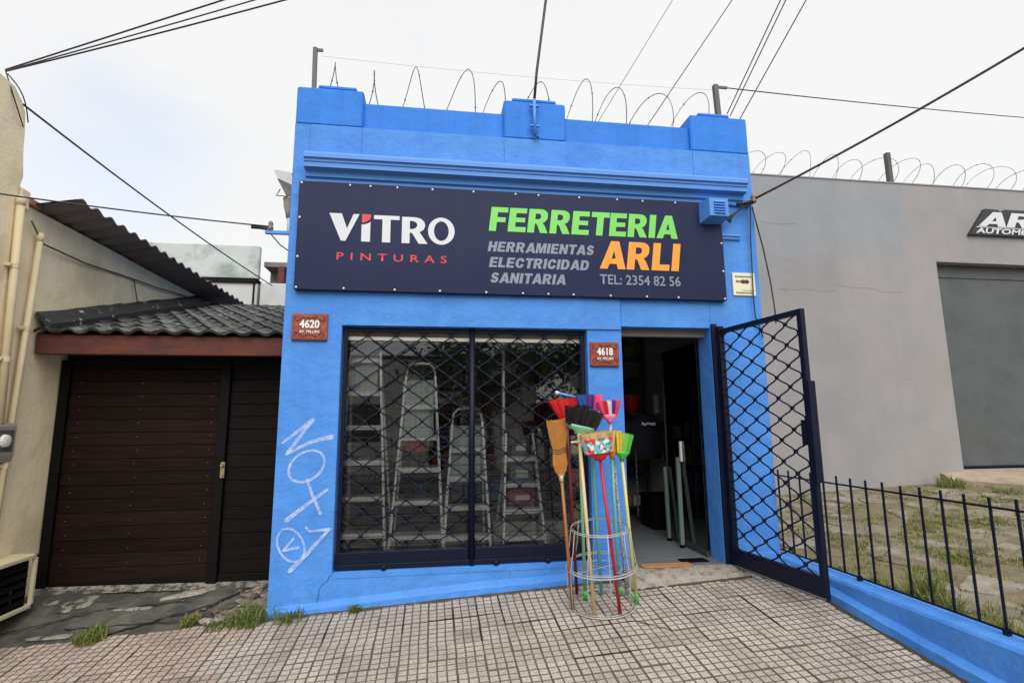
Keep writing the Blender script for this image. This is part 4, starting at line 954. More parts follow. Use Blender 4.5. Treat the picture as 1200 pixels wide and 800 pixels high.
for j in range(10):
    for i in range(11):
        x = XL - .10 - i * TW
        if x < -3.2: continue
        y = FY - .05 + j * TL_ * .958
        o = bpy.data.objects.new('roof_tile', tme); COL.objects.link(o); o.parent = roof; 
        o.location = Vector((x + rr.uniform(-.004, .004), y + rr.uniform(-.006, .006), roofz(y) + .004 + rr.uniform(-.002, .003))) - ORG[gar]; o.rotation_euler = (0, rr.uniform(-.015, .015), rr.uniform(-.015, .015))
# bitumen flashing strip where the roof meets the cream wall
mb = MB(); vs = []; k = 24
for i in range(k + 1):
    y = .28 + 3.0 * i / k; z = roofz(y) + .075; w = .135 - .03 * i / k + rr.uniform(-.01, .01)
    vs += [(-3.262, y, z + .095 + rr.uniform(-.006, .006)), (-3.20, y, z + .07 + rr.uniform(-.004, .004)), (-3.262 + w, y, z + .0 + rr.uniform(-.005, .005)), (-3.262 + w, y, z - .07)]
fs = [(i * 4 + q, (i + 1) * 4 + q, (i + 1) * 4 + q + 1, i * 4 + q + 1) for i in range(k) for q in range(3)] + [(0, 1, 2, 3)]
mb.add(vs, fs); mb.build('flashing', bitumen, gar)

# ================================================================= cream house at far left
HX = -3.27
hou = empty('cream_house', (-5, 1, -.1), 'cream rendered house wall with corrugated roof edge at the far left', 'house')
mb = MB(); vs = []; fs = []
nyy, nzz = 44, 34; rr = random.Random(9)
# side wall: gently uneven plaster face
def hw(y, z): return HX + .008 * math.sin(y * 3.1 + z * 2.3) * math.sin(z * 3.7) - .006
for j in range(nzz + 1):
    for i in range(nyy + 1):
        y = -.04 + 6.0 * i / nyy; z = -.3 + 3.52 * j / nzz
        x = hw(y, z)
        if y < .02: x = HX
        vs.append((x, y, z))
fs = [(j * (nyy + 1) + i, j * (nyy + 1) + i + 1, (j + 1) * (nyy + 1) + i + 1, (j + 1) * (nyy + 1) + i) for j in range(nzz) for i in range(nyy)]
mb.add(vs, fs); mb.build('side_wall', cream, hou, smooth=True)
mb = MB(); mb.box(-9, HX - .03, .0, 5.9, -.3, 3.15); mb.build('house_body', cream, hou)
# taller front block with a rounded shoulder
mb = MB(); pr_ = [(-.62, -.3), (-.045, -.3), (-.045, 3.30), (-.02, 3.42), (-.05, 3.60), (-.065, 3.80), (-.085, 3.93), (-.13, 4.00), (-.22, 4.07), (-.62, 4.10)]
mb.prism(pr_, -9, HX + .004, lambda p, t: (t, p[0], p[1])); mb.build('front_block', cream, hou, fix=True)
mb = MB(); mb.box(-3.5, HX + .01, -.03, .09, 3.16, 3.34, .02); mb.build('wall_shoulder', cream, hou)
mb = MB(); mb.box(-3.33, HX + .02, .06, .2, 3.225, 3.285, .008); mb.build('broken_brick', mat('bare_brick', lin(150, 104, 84), .9, var=.15, vs=20), hou)
# corrugated sheet
mb = MB(); ny_ = 220; vs = []
Yc0, Yc1 = .12, 5.4
def corr(y): return   .019 * math.cos((y - .2) / .20 * 2 * math.pi)
for i in range(ny_ + 1):
    y = Yc0 + (Yc1 - Yc0) * i / ny_; h = corr(y)
    vs += [(-2.95, y, 3.325 + h), (-3.30, y, 3.262 + h), (-6.5, y, 3.72 + h), (-2.95, y, 3.315 + h), (-3.30, y, 3.252 + h)]
fs = []
for i in range(ny_):
    a, b_ = i * 5, (i + 1) * 5
    fs += [(a, b_, b_ + 1, a + 1), (a + 1, b_ + 1, b_ + 2, a + 2), (a + 3, a + 4, b_ + 4, b_ + 3), (a + 3, b_ + 3, b_, a)]
mb.add(vs, fs); mb.build('corrugated_roof', fibro, hou)
# pipes
def pipe(y0, z0, y1, z1, r, lab):
    e_ = empty('wall_pipe', (HX + .05, y0, z1), lab, 'pipe', 'cream pipes on the house wall')
    x = HX + r + .012
    mb = MB(); mb.tube([(x, y0, z0), (x, (y0 + y1) / 2, (z0 + z1) / 2), (x, y1, z1)], r, 10); p = mb.build('pipe_length', cream_pipe, e_, smooth=True)
    mb = MB(); mb.lathe((x, y0, z0 - .03), (0, 0, 1), [(0, r * 1.15), (.03, r * 1.2), (.06, r * 1.2), (.075, r * .7)], 10); mb.build('pipe_cap', cream_pipe, e_, smooth=True)
    for q in (.3, .72):
        z = z0 + (z1 - z0) * q; y = y0 + (y1 - y0) * q; mb = MB(); mb.box(HX + .001, x + r * .3, y - r - .03, y + r + .03, z - .012, z + .012, .003); mb.lathe((x, y, z - .02), (0, 0, 1), [(0, r * 1.12), (.04, r * 1.12)], 10); mb.build('pipe_clamp', cream_pipe, e_)
pipe(-.055, 3.20, .03, 1.48, .027, 'thick cream pipe running down the house wall beside the frame edge')
pipe(.20, 2.99, .12, .45, .022, 'thinner cream pipe ending below the corrugated roof')
# meter box on the wall
e_ = empty('meter_box', (HX, .1, 1.2), 'grey electricity meter box on the cream wall at left edge', 'meter')
mb = MB(); pf = [(.0, 1.20), (.07, 1.19), (.085, 1.24), (.085, 1.46), (.06, 1.485), (.0, 1.49)]
mb.prism(pf, -.25, .165, lambda p, t: (HX + p[0] * .8, t, p[1])); mb.build('housing', mat('grey_plastic_box', lin(150, 146, 138), .5, var=.08), e_, fix=True)
mb = MB(); mb.box(HX + .0685, HX + .073, -.12, .14, 1.27, 1.43, .004); mb.build('front_glass', mat('grimy_clear_cover', lin(92, 88, 82), .15, var=.3, vs=20), e_)
mb = MB(); mb.lathe((HX + .0735, .05, 1.35), (1, 0, 0), [(0, .05), (.02, .045), (.028, .02)], 10); mb.build('dial', white_pl, e_)
# low frame box at the foot of the wall
e_ = empty('framed_wall_box', (-3.17, 0, .09), 'cream metal frame around a dark niche low on the house wall', 'box')
X_, Ya, Yb, Za, Zb = -3.085, -.5, .36, .085, .455
mb = MB(); s_ = .028
for (a, b_) in (((X_, Ya, Za), (X_, Yb, Za)), ((X_, Ya, Zb), (X_, Yb, Zb)), ((X_, Yb, Za), (X_, Yb, Zb)), ((X_, Ya, Za), (X_, Ya, Zb)), ((HX, Yb, Zb), (X_, Yb, Zb)), ((HX, Yb, Za), (X_, Yb, Za))):
    mb.box(min(a[0], b_[0]) - s_ / 2, max(a[0], b_[0]) + s_ / 2, min(a[1], b_[1]) - s_ / 2, max(a[1], b_[1]) + s_ / 2, min(a[2], b_[2]) - s_ / 2, max(a[2], b_[2]) + s_ / 2, .003)
mb.build('frame', mat('cream_metal', lin(205, 194, 166), .5, var=.1, vs=12), e_)
mb = MB(); mb.box(HX + .004, X_ - .004, Ya, Yb - .01, Zb + .006, Zb + .016); mb.build('top_plate', cream_pipe, e_)
mb = MB(); mb.box(HX + .004, HX + .02, Ya, Yb - .02, Za, Zb); mb.box(HX + .02, X_ - .02, Ya, Yb - .02, Za, Za + .01); mb.box(HX + .02, X_ - .03, Yb - .03, Yb - .02, Za, Zb); mb.build('dark_back', black_frame, e_)
for q in range(5):
    z_ = Za + .06 + q * .065; mb = MB(); mb.obox((X_ - .035, Ya + .02, z_), (0, Yb - Ya - .06, 0), (.022, 0, -.03), (.002, 0, .004)); mb.build('louvre_slat', MATS['black_frame_paint'], e_)
mb = MB(); mb.box(HX + .03, X_ - .06, Ya + .05, .12, Za + .02, Zb - .06, .01); mb.lathe((X_ - .055, .0, .26), (1, 0, 0), [(0, .06), (.02, .05)], 12); mb.build('meter_inside', mat('dark_grimy_metal', lin(52, 50, 46), .5, var=.4, vs=20), e_)
mb = MB(); mb.tube([(X_ - .08, .26, .10), (X_ - .08, .26, .22), (X_ - .09, .18, .26)], .010, 6); mb.build('valve_pipe', rust_metal, e_)
# cables stapled on the wall
e_ = MB(); pts = [(HX + .02, .10, 3.10), (HX + .03, .235, 2.955), (HX + .02, .8, 2.96), (HX + .02, 1.5, 3.02), (HX + .02, 2.1, 3.06), (HX + .02, 2.7, 3.12), (HX + .02, 3.3, 3.16)]
e_.tube(pts, .008, 5); e_.tube([(HX + .02, 1.62, 3.02), (HX + .025, 1.66, 2.92), (HX + .05, 1.72, 2.70)], .006, 5)
tag(e_.build('wall_cable', rust_metal, smooth=True), 'thin grey cable stapled across the cream wall below the corrugated roof', 'cable')

# ================================================================= things behind the garage
e_ = empty('mint_building', (-3.6, 4.5, 2.5), 'weathered mint green parapet wall behind the garage roof', 'building')
mb = MB(); mb.box(-6.5, -2.84, 4.3, 4.40, 3.78, 4.33, .01); mb.build('parapet', mint, e_)
mb = MB(); mb.box(-6.5, -2.84, 4.29, 5.5, 2.6, 3.70); mb.build('wall', white_plaster, e_)
mb = MB(); mb.box(-6.5, -2.85, 4.26, 5.5, 3.70, 3.78); mb.build('dark_ledge', black_frame, e_)
mb = MB(); mb.box(-2.90, -2.875, 4.27, 4.289, 3.2, 3.70); mb.build('crack_joint', black_frame, e_)
e_ = empty('rear_shed', (-2.2, 5, 2.6), 'grey shed with dark roof edge and brown beam behind the garage', 'shed')
mb = MB(); mb.box(-2.835, -1.3, 4.9, 6.0, 2.6, 4.06); mb.build('wall', mat('grey_beige_render', lin(142, 138, 130), .85, var=.12, vs=4), e_)
mb = MB(); mb.box(-2.84, -1.3, 4.55, 6.1, 4.06, 4.14); mb.build('roof_edge', fibro, e_)
mb = MB(); mb.box(-2.60, -2.5, 4.5, 4.88, 3.70, 4.055); mb.build('beam_end', fascia_red, e_)
mb = MB(); mb.box(-2.80, -2.0, 4.32, 4.89, 2.6, 3.72); mb.build('lean_to_wall', white_plaster, e_)

# ================================================================= grey workshop on the right
GY = 2.6
gb = empty('grey_workshop', (8, 2.8, .4), 'plain grey rendered workshop building with a large dark sheet metal door', 'building')
GX0, GX1, GZ0, GZ1 = 7.86, 11.6, .71, 3.937
mb = MB(); wall_holes(mb, [2.6, GX0, GX1, 15], [-.2, GZ0, GZ1, 5.215], lambda i, j: i == 1 and j == 1, GY, GY + .3); mb.build('front_wall', grey_wall, gb)
mb = MB(); mb.box(2.6, 15, GY + .3, 9, -.2, 4.9); mb.build('body', grey_wall, gb)
mb = MB(); mb.box(2.6, 15, GY - .012, GY + .32, 5.216, 5.235); mb.build('coping', grey_wall, gb)
mb = MB(); mb.box(GX0 + .001, GX1, GY + .17, GY + .22, GZ0, GZ1 - .001); gd_ = mb.build('metal_door', grey_door, gb)
xw = (GX1 - GX0) / 2 + .6
for i in range(1):
    mb = MB(); mb.box(GX0 + i * xw + .01, GX0 + (i + 1) * xw - .012, GY + .155, GY + .169, GZ0 + .04, 3.70, .004); mb.build('door_panel', grey_door, gd_)
    mb = MB(); mb.box(GX0 + i * xw + .01, GX0 + (i + 1) * xw - .012, GY + .155, GY + .169, 3.725, GZ1 - .012, .004); mb.build('door_panel', grey_door, gd_)
mb = MB(); mb.box(GX0 + .001, GX1, GY + .10, GY + .168, GZ0 - .005, GZ0 + .03); mb.build('door_threshold', black_frame, gd_)
for pts_ in ([(5.1, 3.42), (5.35, 3.40), (5.55, 3.43), (5.8, 3.39), (6.05, 3.41)], [(6.1, 3.50), (6.35, 3.46), (6.6, 3.47), (6.9, 3.41), (7.2, 3.42)], [(4.9, 4.45), (5.2, 4.43), (5.5, 4.46)], [(7.0, 2.1), (7.05, 2.06), (7.12, 2.07)]):
    mb = MB(); 
    for a_, c_ in zip(pts_, pts_[1:]):
        a_, c_ = Vector((a_[0], GY - .003, a_[1])), Vector((c_[0], GY - .003, c_[1])); p_ = Vector((0, 0, .0018)); mb.add([a_ - p_, c_ - p_ * .6, c_ + p_ * .6, a_ + p_], [(0, 1, 2, 3)])
    mb.build('wall_crack', mat('grey_wall_crack_%d' % int(pts_[0][0] * 10), lin(112, 110, 110), .9), gb)
mb = MB(); mb.box(GX0 + xw - .005, GX1 - .01, GY + .155, GY + .169, GZ0 + .04, 3.70, .004); mb.build('door_panel', grey_door, gd_)
# sign AR / AUTOMECA...
sg = empty('workshop_sign', (9.2, GY, 4.39), 'black cut out sign with white letters AR on the grey workshop', 'sign')
blk = mat('black_sign_board', lin(34, 38, 42), .5)
mb = MB(); mb.prism([(8.49, 4.40), (8.85, 4.85), (9.10, 4.84), (9.14, 4.79), (9.22, 4.85), (10.6, 4.86), (10.6, 4.40)], GY - .055, GY - .003, lambda p, t: (p[0], t, p[1])); mb.build('board', blk, sg, fix=True)
place_flat(poly_text(word('AR', .02), 8.665, 9.80, 4.545, 4.795, .55), GY - .062, 'lettering_ar', white_let, sg)
place_flat(text_mesh('AUTOMECA', 8.60, 9.92, 4.425, 4.515, .4, .03), GY - .062, 'lettering_automeca', white_let, sg)
mb = MB(); mb.add([(8.62, GY - .0615, 4.523), (10.5, GY - .0615, 4.523), (10.5, GY - .0615, 4.535), (8.63, GY - .0615, 4.535)], [(0, 1, 2, 3)]); mb.build('rule_line', white_let, sg)

# ================================================================= low blue wall and railing
lw = empty('garden_wall', (3.0, -1.6, .1), 'low blue painted wall running from the shop corner to the street', 'wall')
mb = MB(); vs = []; k = 34; rr = random.Random(4)
for i in range(k + 1):
    y = -.0 - 3.3 * i / k; g = gz(2.9, y); j = lambda a=.004: rr.uniform(-a, a)
    vs += [(2.865 + j(), y, g - .12), (2.868 + j(), y, g + .062 + j(.003)), (2.918 + j(.002), y, g + .088 + j(.003)), (2.922 + j(.002), y, .292), (2.936, y, .308 + j(.002)), (3.10, y, .312 + j(.002)), (3.125, y, .298), (3.125, y, -.1)]
fs = [(i * 8 + q, i * 8 + q + 1, (i + 1) * 8 + q + 1, (i + 1) * 8 + q) for i in range(k) for q in range(7)] + [tuple(range(7, -1, -1)), tuple(k * 8 + q for q in range(8))]
mb.add(vs, fs); mb.build('wall_body', blue, lw, fix=True)
fence = empty('iron_railing', (3.05, -1.6, .31), 'low black iron railing of thin upright bars on the blue wall', 'railing')
FXp = 3.055
mb = MB(); mb.box(FXp - .004, FXp + .004, -3.25, .03, .968, .980); mb.build('top_rail', navy, fence)
mb = MB(); mb.box(FXp - .004, FXp + .004, -3.25, .03, .328, .340); mb.build('bottom_rail', navy, fence)
y = -.02; bi = 0
while y > -3.2:
    mb = MB(); mb.box(FXp - .0056, FXp + .0056, y - .0056, y + .0056, .330, 1.028 + rr.uniform(-.006, .006)); b0 = mb.build('railing_bar', navy, fence)
    if bi in (6, 13, 20):
        mb = MB(); mb.box(FXp - .014, FXp + .014, y - .014, y + .014, .305, .345); mb.build('post_foot', navy, b0)
    y -= .142 + rr.uniform(-.004, .004); bi += 1

# ================================================================= razor wire and posts
razor_m = mat('weathered_razor_wire', lin(88, 86, 84), .5, metal=.5)
def razor(name, x0, x1, y, z, r, pitch, seed, lab, tilt=.25):
    rr = random.Random(seed); mb = MB(); n = int((x1 - x0) / pitch * 26); pts = []; ph0 = rr.uniform(0, 6)
    for i in range(n + 1):
        a = i / 26 * 2 * math.pi; lp = i / 26
        q = r * (1 + .14 * math.sin(lp * 1.7 + seed) + .06 * math.sin(lp * 4.1))
        x = x0 + lp * pitch + .12 * pitch * math.sin(lp * 2.3) + tilt * q * math.sin(a + .8 * math.sin(lp * 1.3))
        pts.append(Vector((x, y + q * math.cos(a), z + q * math.sin(a))))
    mb.tube(pts, .0042, 4)
    for i in range(4, n, 5):
        p = pts[i]; d = (pts[min(i + 1, n)] - p).normalized(); w = d.cross(Vector((0, 1, .2))).normalized() * .011
        mb.add([p - w, p + d * .012, p + w, p - d * .012], [(0, 1, 2, 3)])
    o = mb.build(name, razor_m); return tag(o, lab, 'razor wire')
razor('razor_wire', -1.15, 2.9, .30, 4.57, .250, .40, 3, 'coiled razor wire along the blue shop parapet', .15)
razor('razor_wire', 3.3, 14, 2.78, 5.47, .235, .46, 5, 'coiled razor wire along the top of the grey workshop wall', .45)
def post(p0, p1, w, lab, arm=0):
    e_ = empty('wire_post', p0, lab, 'post', 'iron posts holding the razor wire')
    mb = MB(); p0, p1 = Vector(p0), Vector(p1); d = p1 - p0
    mb.obox(p0 - Vector((w / 2, w / 2, .1)), (w, 0, 0), (0, w, 0), d + Vector((0, 0, .1))); mb.build('upright', rust_metal, e_)
    if arm:
        mb = MB(); mb.box(min(p1.x, p1.x + arm), max(p1.x, p1.x + arm), p1.y - .008, p1.y + .008, p1.z - .03, p1.z - .005); mb.build('arm', rust_metal, e_)
post((-1.12, .12, 4.40), (-1.13, .12, 4.875), .036, 'short iron post at the left end of the blue parapet', .07)
post((2.82, .12, 4.43), (2.80, .12, 4.855), .045, 'short iron post at the right end of the blue parapet', .13)
post((7.36, 2.75, 5.2), (7.36, 2.75, 5.82), .07, 'iron post standing on the grey workshop wall')
e_ = empty('service_mast', (.88, -.06, 4.0), 'thin dark service mast clamped to the middle of the blue parapet', 'mast')
mb = MB(); mb.tube([(.880, -.055, 4.07), (.878, -.055, 4.42)], .016, 8); mb.build('conduit', blue_trim, e_, smooth=True)
mb = MB(); mb.tube([(.878, -.055, 4.40), (.905, -.06, 4.7), (1.10, -.08, 6.2)], .013, 7); mb.build('mast_rod', black_cable, e_, smooth=True)
mb = MB(); mb.tube([(.88, -.055, 4.075), (.885, -.06, 4.05), (.92, -.05, 4.045)], .008, 6); mb.build('cable_tail', black_cable, e_)
for z in (4.16, 4.36):
    mb = MB(); mb.box(.835, .925, -.06, -.0325, z - .008, z + .008, .002); mb.build('clamp', blue_trim, e_)

# ================================================================= cables
def cable(name, pts, r, lab, cat='cable', m=black_cable, sag=None, grp=None):
    mb = MB()
    mb.tube(catenary(pts[0], pts[1], sag) if sag is not None else pts, r, 6)
    return tag(mb.build(name, m, smooth=True), lab, cat, grp)
cable('service_cable', [(2.975, -.11, 3.535), (5.25, -2.2, 4.75)], .011, 'thick twisted cable rising right from the shop corner insulator', sag=.06)
cable('overhead_wire', [(-3.28, -.30, 4.140), (-.067, -1.035, 4.825)], .006, 'lowest of three overhead wires leaving the cream house top', sag=.02)
cable('overhead_wire', [(-3.29, -.29, 4.150), (-.353, -1.035, 4.79)], .005, 'middle of three overhead wires leaving the cream house top', sag=.012)
cable('overhead_wire', [(-3.30, -.28, 4.165), (-.601, -1.035, 4.77)], .006, 'uppermost of three overhead wires leaving the cream house top', sag=.0)
cable('overhead_wire', [(-3.27, -.12, 3.985), (-2.60, 4.25, 3.66)], .009, 'thick dark cable slanting down from the cream house over the garage', sag=.05)
cable('overhead_wire', [(-3.9, -.98, 3.03), (-1.43, .09, 3.135)], .006, 'thin wire from left house to the insulator bracket on blue shop', sag=.03)
cable('drop_wire', [(-1.44, .09, 3.13), (-1.40, .09, 3.06), (-1.33, .11, 2.98), (-1.25, .16, 2.93)], .005, 'short wire loop under the insulator bracket at the blue wall')
for i, (a, b_) in enumerate((((-3.29, -.29, 4.15), (-3.255, -.1, 3.80)), ((-3.29, -.27, 4.14), (-3.255, -.06, 3.86)))):
    pts = [Vector(a).lerp(Vector(b_), q / 8) + Vector((.03 * math.sin(q / 8 * 3.14), 0, (.03 if i else -.08) * math.sin(q / 8 * 3.14))) for q in range(9)]
    cable('wire_loop', pts, .005, ('slack wire loop hanging lower at the cream house corner', 'slack wire loop arching higher at the cream house corner')[i])
cable('overhead_wire', [(1.675, 2.5, 4.72), (3.55, 1.0, 7.8)], .004, 'faint thin wire rising right above the middle parapet', sag=0)
cable('overhead_wire', [(2.62, 1.7, 5.15), (3.9, .5, 7.1)], .006, 'thin wire rising right above the right half of parapet', sag=.0)
cable('overhead_wire', [(3.46, 1.0, 5.13), (3.60, -.3, 6.1)], .006, 'left wire of the close pair behind the right parapet post', sag=0)
cable('overhead_wire', [(3.50, 1.0, 5.11), (3.66, -.3, 6.1)], .006, 'right wire of the close pair behind the right parapet post', sag=0)
cable('overhead_wire', [(3.60, 1.0, 5.04), (3.92, -.3, 6.12)], .006, 'thin wire rising steeply from the blue shop right corner', sag=0)
cable('overhead_wire', [(2.85, .12, 4.84), (9.5, 1.3, 5.66)], .006, 'nearly level wire running right from the parapet post', sag=.03)
cable('fence_wire', [(-1.07, .12, 4.80), (2.79, .12, 4.80)], .0011, 'fine straight wire strung between the parapet posts', m=razor_m, sag=.03)
cable('drop_wire', [(2.975, -.05, 3.50), (2.965, -.03, 3.2), (2.955, -.03, 2.9), (2.945, -.03, 2.6), (2.95, -.03, 2.42), (2.99, -.03, 2.30), (3.01, -.03, 2.22)], .006, 'dark wire hanging down over the small cream notice')
cable('drop_wire', [(2.985, -.06, 3.48), (3.03, -.03, 3.36), (3.09, -.02, 3.1), (3.14, -.02, 2.75), (3.16, -.02, 2.5), (3.16, -.02, 2.36)], .007, 'dark wire hanging in front of the grey wall beside blue shop')
e_ = empty('cable_anchor', (2.97, -.08, 3.5), 'insulator and knotted black cables at the shop right edge', 'insulator')
mb = MB(); mb.box(2.80, 2.99, -.03, -.0005, 3.50, 3.52, .002); mb.tube([(2.97, -.02, 3.51), (2.97, -.11, 3.51)], .010, 6); mb.build('bracket', blue_trim, e_)
mb = MB(); mb.lathe((2.972, -.11, 3.50), (0, 0, 1), [(0, .022), (.02, .030), (.035, .018), (.05, .028), (.075, .022), (.085, .012)], 10); mb.build('insulator', mat('brown_porcelain', lin(128, 104, 88), .35), e_, smooth=True)
mb = MB()
for i in range(4):
    mb.tube([(2.975, -.11, 3.535 - .012 * i), (2.90 - .01 * i, -.10, 3.49 - .012 * i), (2.82 - .02 * i, -.08, 3.42 - .015 * i), (2.73, -.09, 3.36 - .02 * i), (2.66, -.1, 3.345)], .008, 6)
mb.tube([(2.99, -.11, 3.52), (2.80, -.11, 3.475)], .018, 7); mb.build('cable_knot', black_cable, e_, smooth=True)
e_ = empty('cable_bracket', (-1.24, .1, 3.08), 'blue bracket arm with brown insulator on the shop left side', 'bracket')
mb = MB(); mb.box(-1.455, XL + .002, .085, .115, 3.07, 3.10, .002); mb.build('arm', blue_trim, e_)
mb = MB(); mb.lathe((-1.415, .1, 3.10), (0, 0, 1), [(0, .022), (.03, .024), (.04, .017), (.055, .020), (.075, .018), (.085, .01)], 10); mb.build('insulator', MATS['brown_porcelain'], e_, smooth=True)
mb = MB(); mb.tube([(-1.56, .06, 3.115), (-1.50, .08, 3.12), (-1.44, .1, 3.12)], .018, 6); mb.build('wire_splice', black_cable, e_)
# rain hopper at the left flank
e_ = empty('rain_spout', (-1.30, .2, 3.1), 'grey metal rain spout with funnel on the shop left side', 'spout')
mb = MB(); mb.add([(-1.42, .10, 3.66), (-1.41, .26, 3.66), (-1.30, .26, 3.60), (-1.31, .10, 3.60), (-1.385, .10, 3.58), (-1.375, .26, 3.58), (-1.25, .26, 3.52), (-1.25, .10, 3.52), (-1.27, .10, 3.64), (-1.26, .26, 3.64)],
                   [(0, 4, 5, 1), (0, 1, 9, 8), (0, 8, 7, 4), (1, 5, 6, 9), (8, 9, 6, 7)])
mb.add([(-1.385, .10, 3.575), (-1.375, .26, 3.575), (-1.245, .26, 3.515), (-1.245, .10, 3.515), (-1.32, .13, 3.45), (-1.32, .23, 3.45), (-1.245, .23, 3.43), (-1.245, .13, 3.43)], [(0, 3, 7, 4), (0, 4, 5, 1), (1, 5, 6, 2), (4, 7, 6, 5)])
mb.build('metal_chute', galv, e_, fix=True)
mb = MB(); mb.lathe((-1.29, .18, 3.25), (0, 0, 1), [(0, .026), (.05, .036), (.11, .052), (.16, .056), (.165, .060), (.18, .060)], 12); mb.build('funnel', mat('grey_clay_pipe', lin(150, 140, 132), .6, var=.1), e_, smooth=True)
mb = MB(); mb.tube([(-1.285, .18, 3.26), (-1.28, .18, 3.12), (-1.22, .18, 3.02)], .024, 10); mb.build('downpipe', mat('pale_downpipe', lin(176, 184, 190), .5), e_, smooth=True)
mb = MB(); mb.tube([(-1.36, .12, 3.49), (-1.39, .12, 3.43), (-1.30, .12, 3.425)], .005, 5); mb.build('wire_tie', black_cable, e_)
# ================================================================= broom stand and brooms
CX, CY, CR = 1.275, -.40, .252
stand = empty('broom_stand', (CX, CY, gz(CX, CY)), 'round white wire stand holding brooms on the pavement by the doorway', 'stand')
wire_w = mat('dirty_white_coated_wire', lin(176, 172, 164), .4, var=.3, vs=30, metal=.2)
def gplane(x, y): return gz(x, y)
def ring(rad, dz_, r, m=wire_w, nm='ring'):
    mb = MB(); pts = [(CX + rad * math.cos(a * math.pi / 16), CY + rad * math.sin(a * math.pi / 16), gz(CX + rad * math.cos(a * math.pi / 16), CY + rad * math.sin(a * math.pi / 16)) + dz_) for a in range(33)]
    mb.tube(pts, r, 6, caps=False); return mb.build(nm, m, stand, smooth=True)
ring(.250, .008, .0050, nm='base_ring'); ring(.225, .010, .004, nm='inner_ring')
ring(.268, .275, .0055, nm='middle_ring'); ring(.262, .290, .0035, nm='middle_ring'); ring(.225, .55, .0042, nm='top_ring'); ring(.222, .562, .0035, nm='top_ring')
for i in range(10):
    a = i / 10 * 6.283 + .25; c, s_ = math.cos(a), math.sin(a)
    mb = MB(); P0 = [(CX + q * c, CY + q * s_, gz(CX + q * c, CY + q * s_) + h) for q, h in ((.250, .004), (.262, .14), (.265, .28), (.24, .42), (.224, .56))]
    mb.tube(P0, .0034, 6); mb.build('upright_wire', wire_w, stand, smooth=True)
ring(.155, .26, .003, nm='shelf_ring')
for i in range(2):
    a = i * 1.57 + .5; c, s_ = math.cos(a), math.sin(a); mb = MB(); mb.tube([(CX - .262 * c, CY - .262 * s_, gz(CX, CY) + .262), (CX + .262 * c, CY + .262 * s_, gz(CX, CY) + .262)], .003, 5); mb.build('cross_wire', wire_w, stand)

def pm(name, c, rough=.5, **k): return mat(name, lin(*c), rough, **k)
H = {'brown': pm('varnished_brown_handle', (150, 96, 56), .4, var=.12, vs=8), 'darkred': pm('dark_red_handle', (112, 20, 28), .35), 'red': pm('red_handle', (168, 26, 44), .35), 'mint': pm('mint_green_handle', (122, 176, 140), .35),
     'wood': pm('bare_wood_handle', (206, 180, 140), .6, var=.1, vs=9, stretch=(6, 6, 1)), 'teal': pm('teal_handle', (100, 170, 164), .35), 'white': pm('patterned_white_handle', (190, 196, 204), .4, col2=lin(96, 104, 120), c2pos=(.48, .55), c2s=90), 'yellow': pm('pale_yellow_handle', (196, 194, 120), .4),
     'blue': pm('light_blue_handle', (80, 150, 206), .4), 'green': pm('green_plastic', (52, 170, 60), .4), 'redcap': pm('red_plastic', (196, 34, 38), .35), 'pinkcap': pm('pink_plastic', (226, 120, 170), .4), 'bluecap': pm('blue_plastic', (46, 120, 190), .4), 'orangecap': pm('orange_plastic', (222, 130, 30), .4)}
Bm = {k: pm(k + '_bristle', c, .6, var=.12, vs=60) for k, c in {'red': (206, 22, 40), 'black': (14, 13, 14), 'blue': (40, 96, 176), 'purple': (84, 44, 126), 'pink': (232, 84, 130), 'white': (224, 214, 224), 'orange': (232, 134, 34), 'yellow': (220, 196, 60), 'green': (84, 184, 66), 'tan': (202, 168, 112), 'lime': (160, 206, 90)}.items()}
straw_m = pm('dry_straw', (198, 142, 74), .75, var=.25, vs=60, stretch=(3, 3, .3))
twine = pm('dark_twine', (70, 50, 40), .8)
def broom_root(base, lab): return empty('broom', base, lab, 'broom', 'brooms in the wire stand')
def handle(e_, a, b_, r, m, tip=None):
    mb = MB(); mb.tube([a, Vector(a).lerp(Vector(b_), .5), b_], r, 8, r1=r * .92); h = mb.build('handle', m, e_, smooth=True)
    if tip is not None:
        a = Vector(a); d = (Vector(b_) - a).normalized(); mb = MB(); mb.tube([a - d * .002, a + d * .07], r * 1.25, 8); mb.build('handle_tip', tip, h, smooth=True)
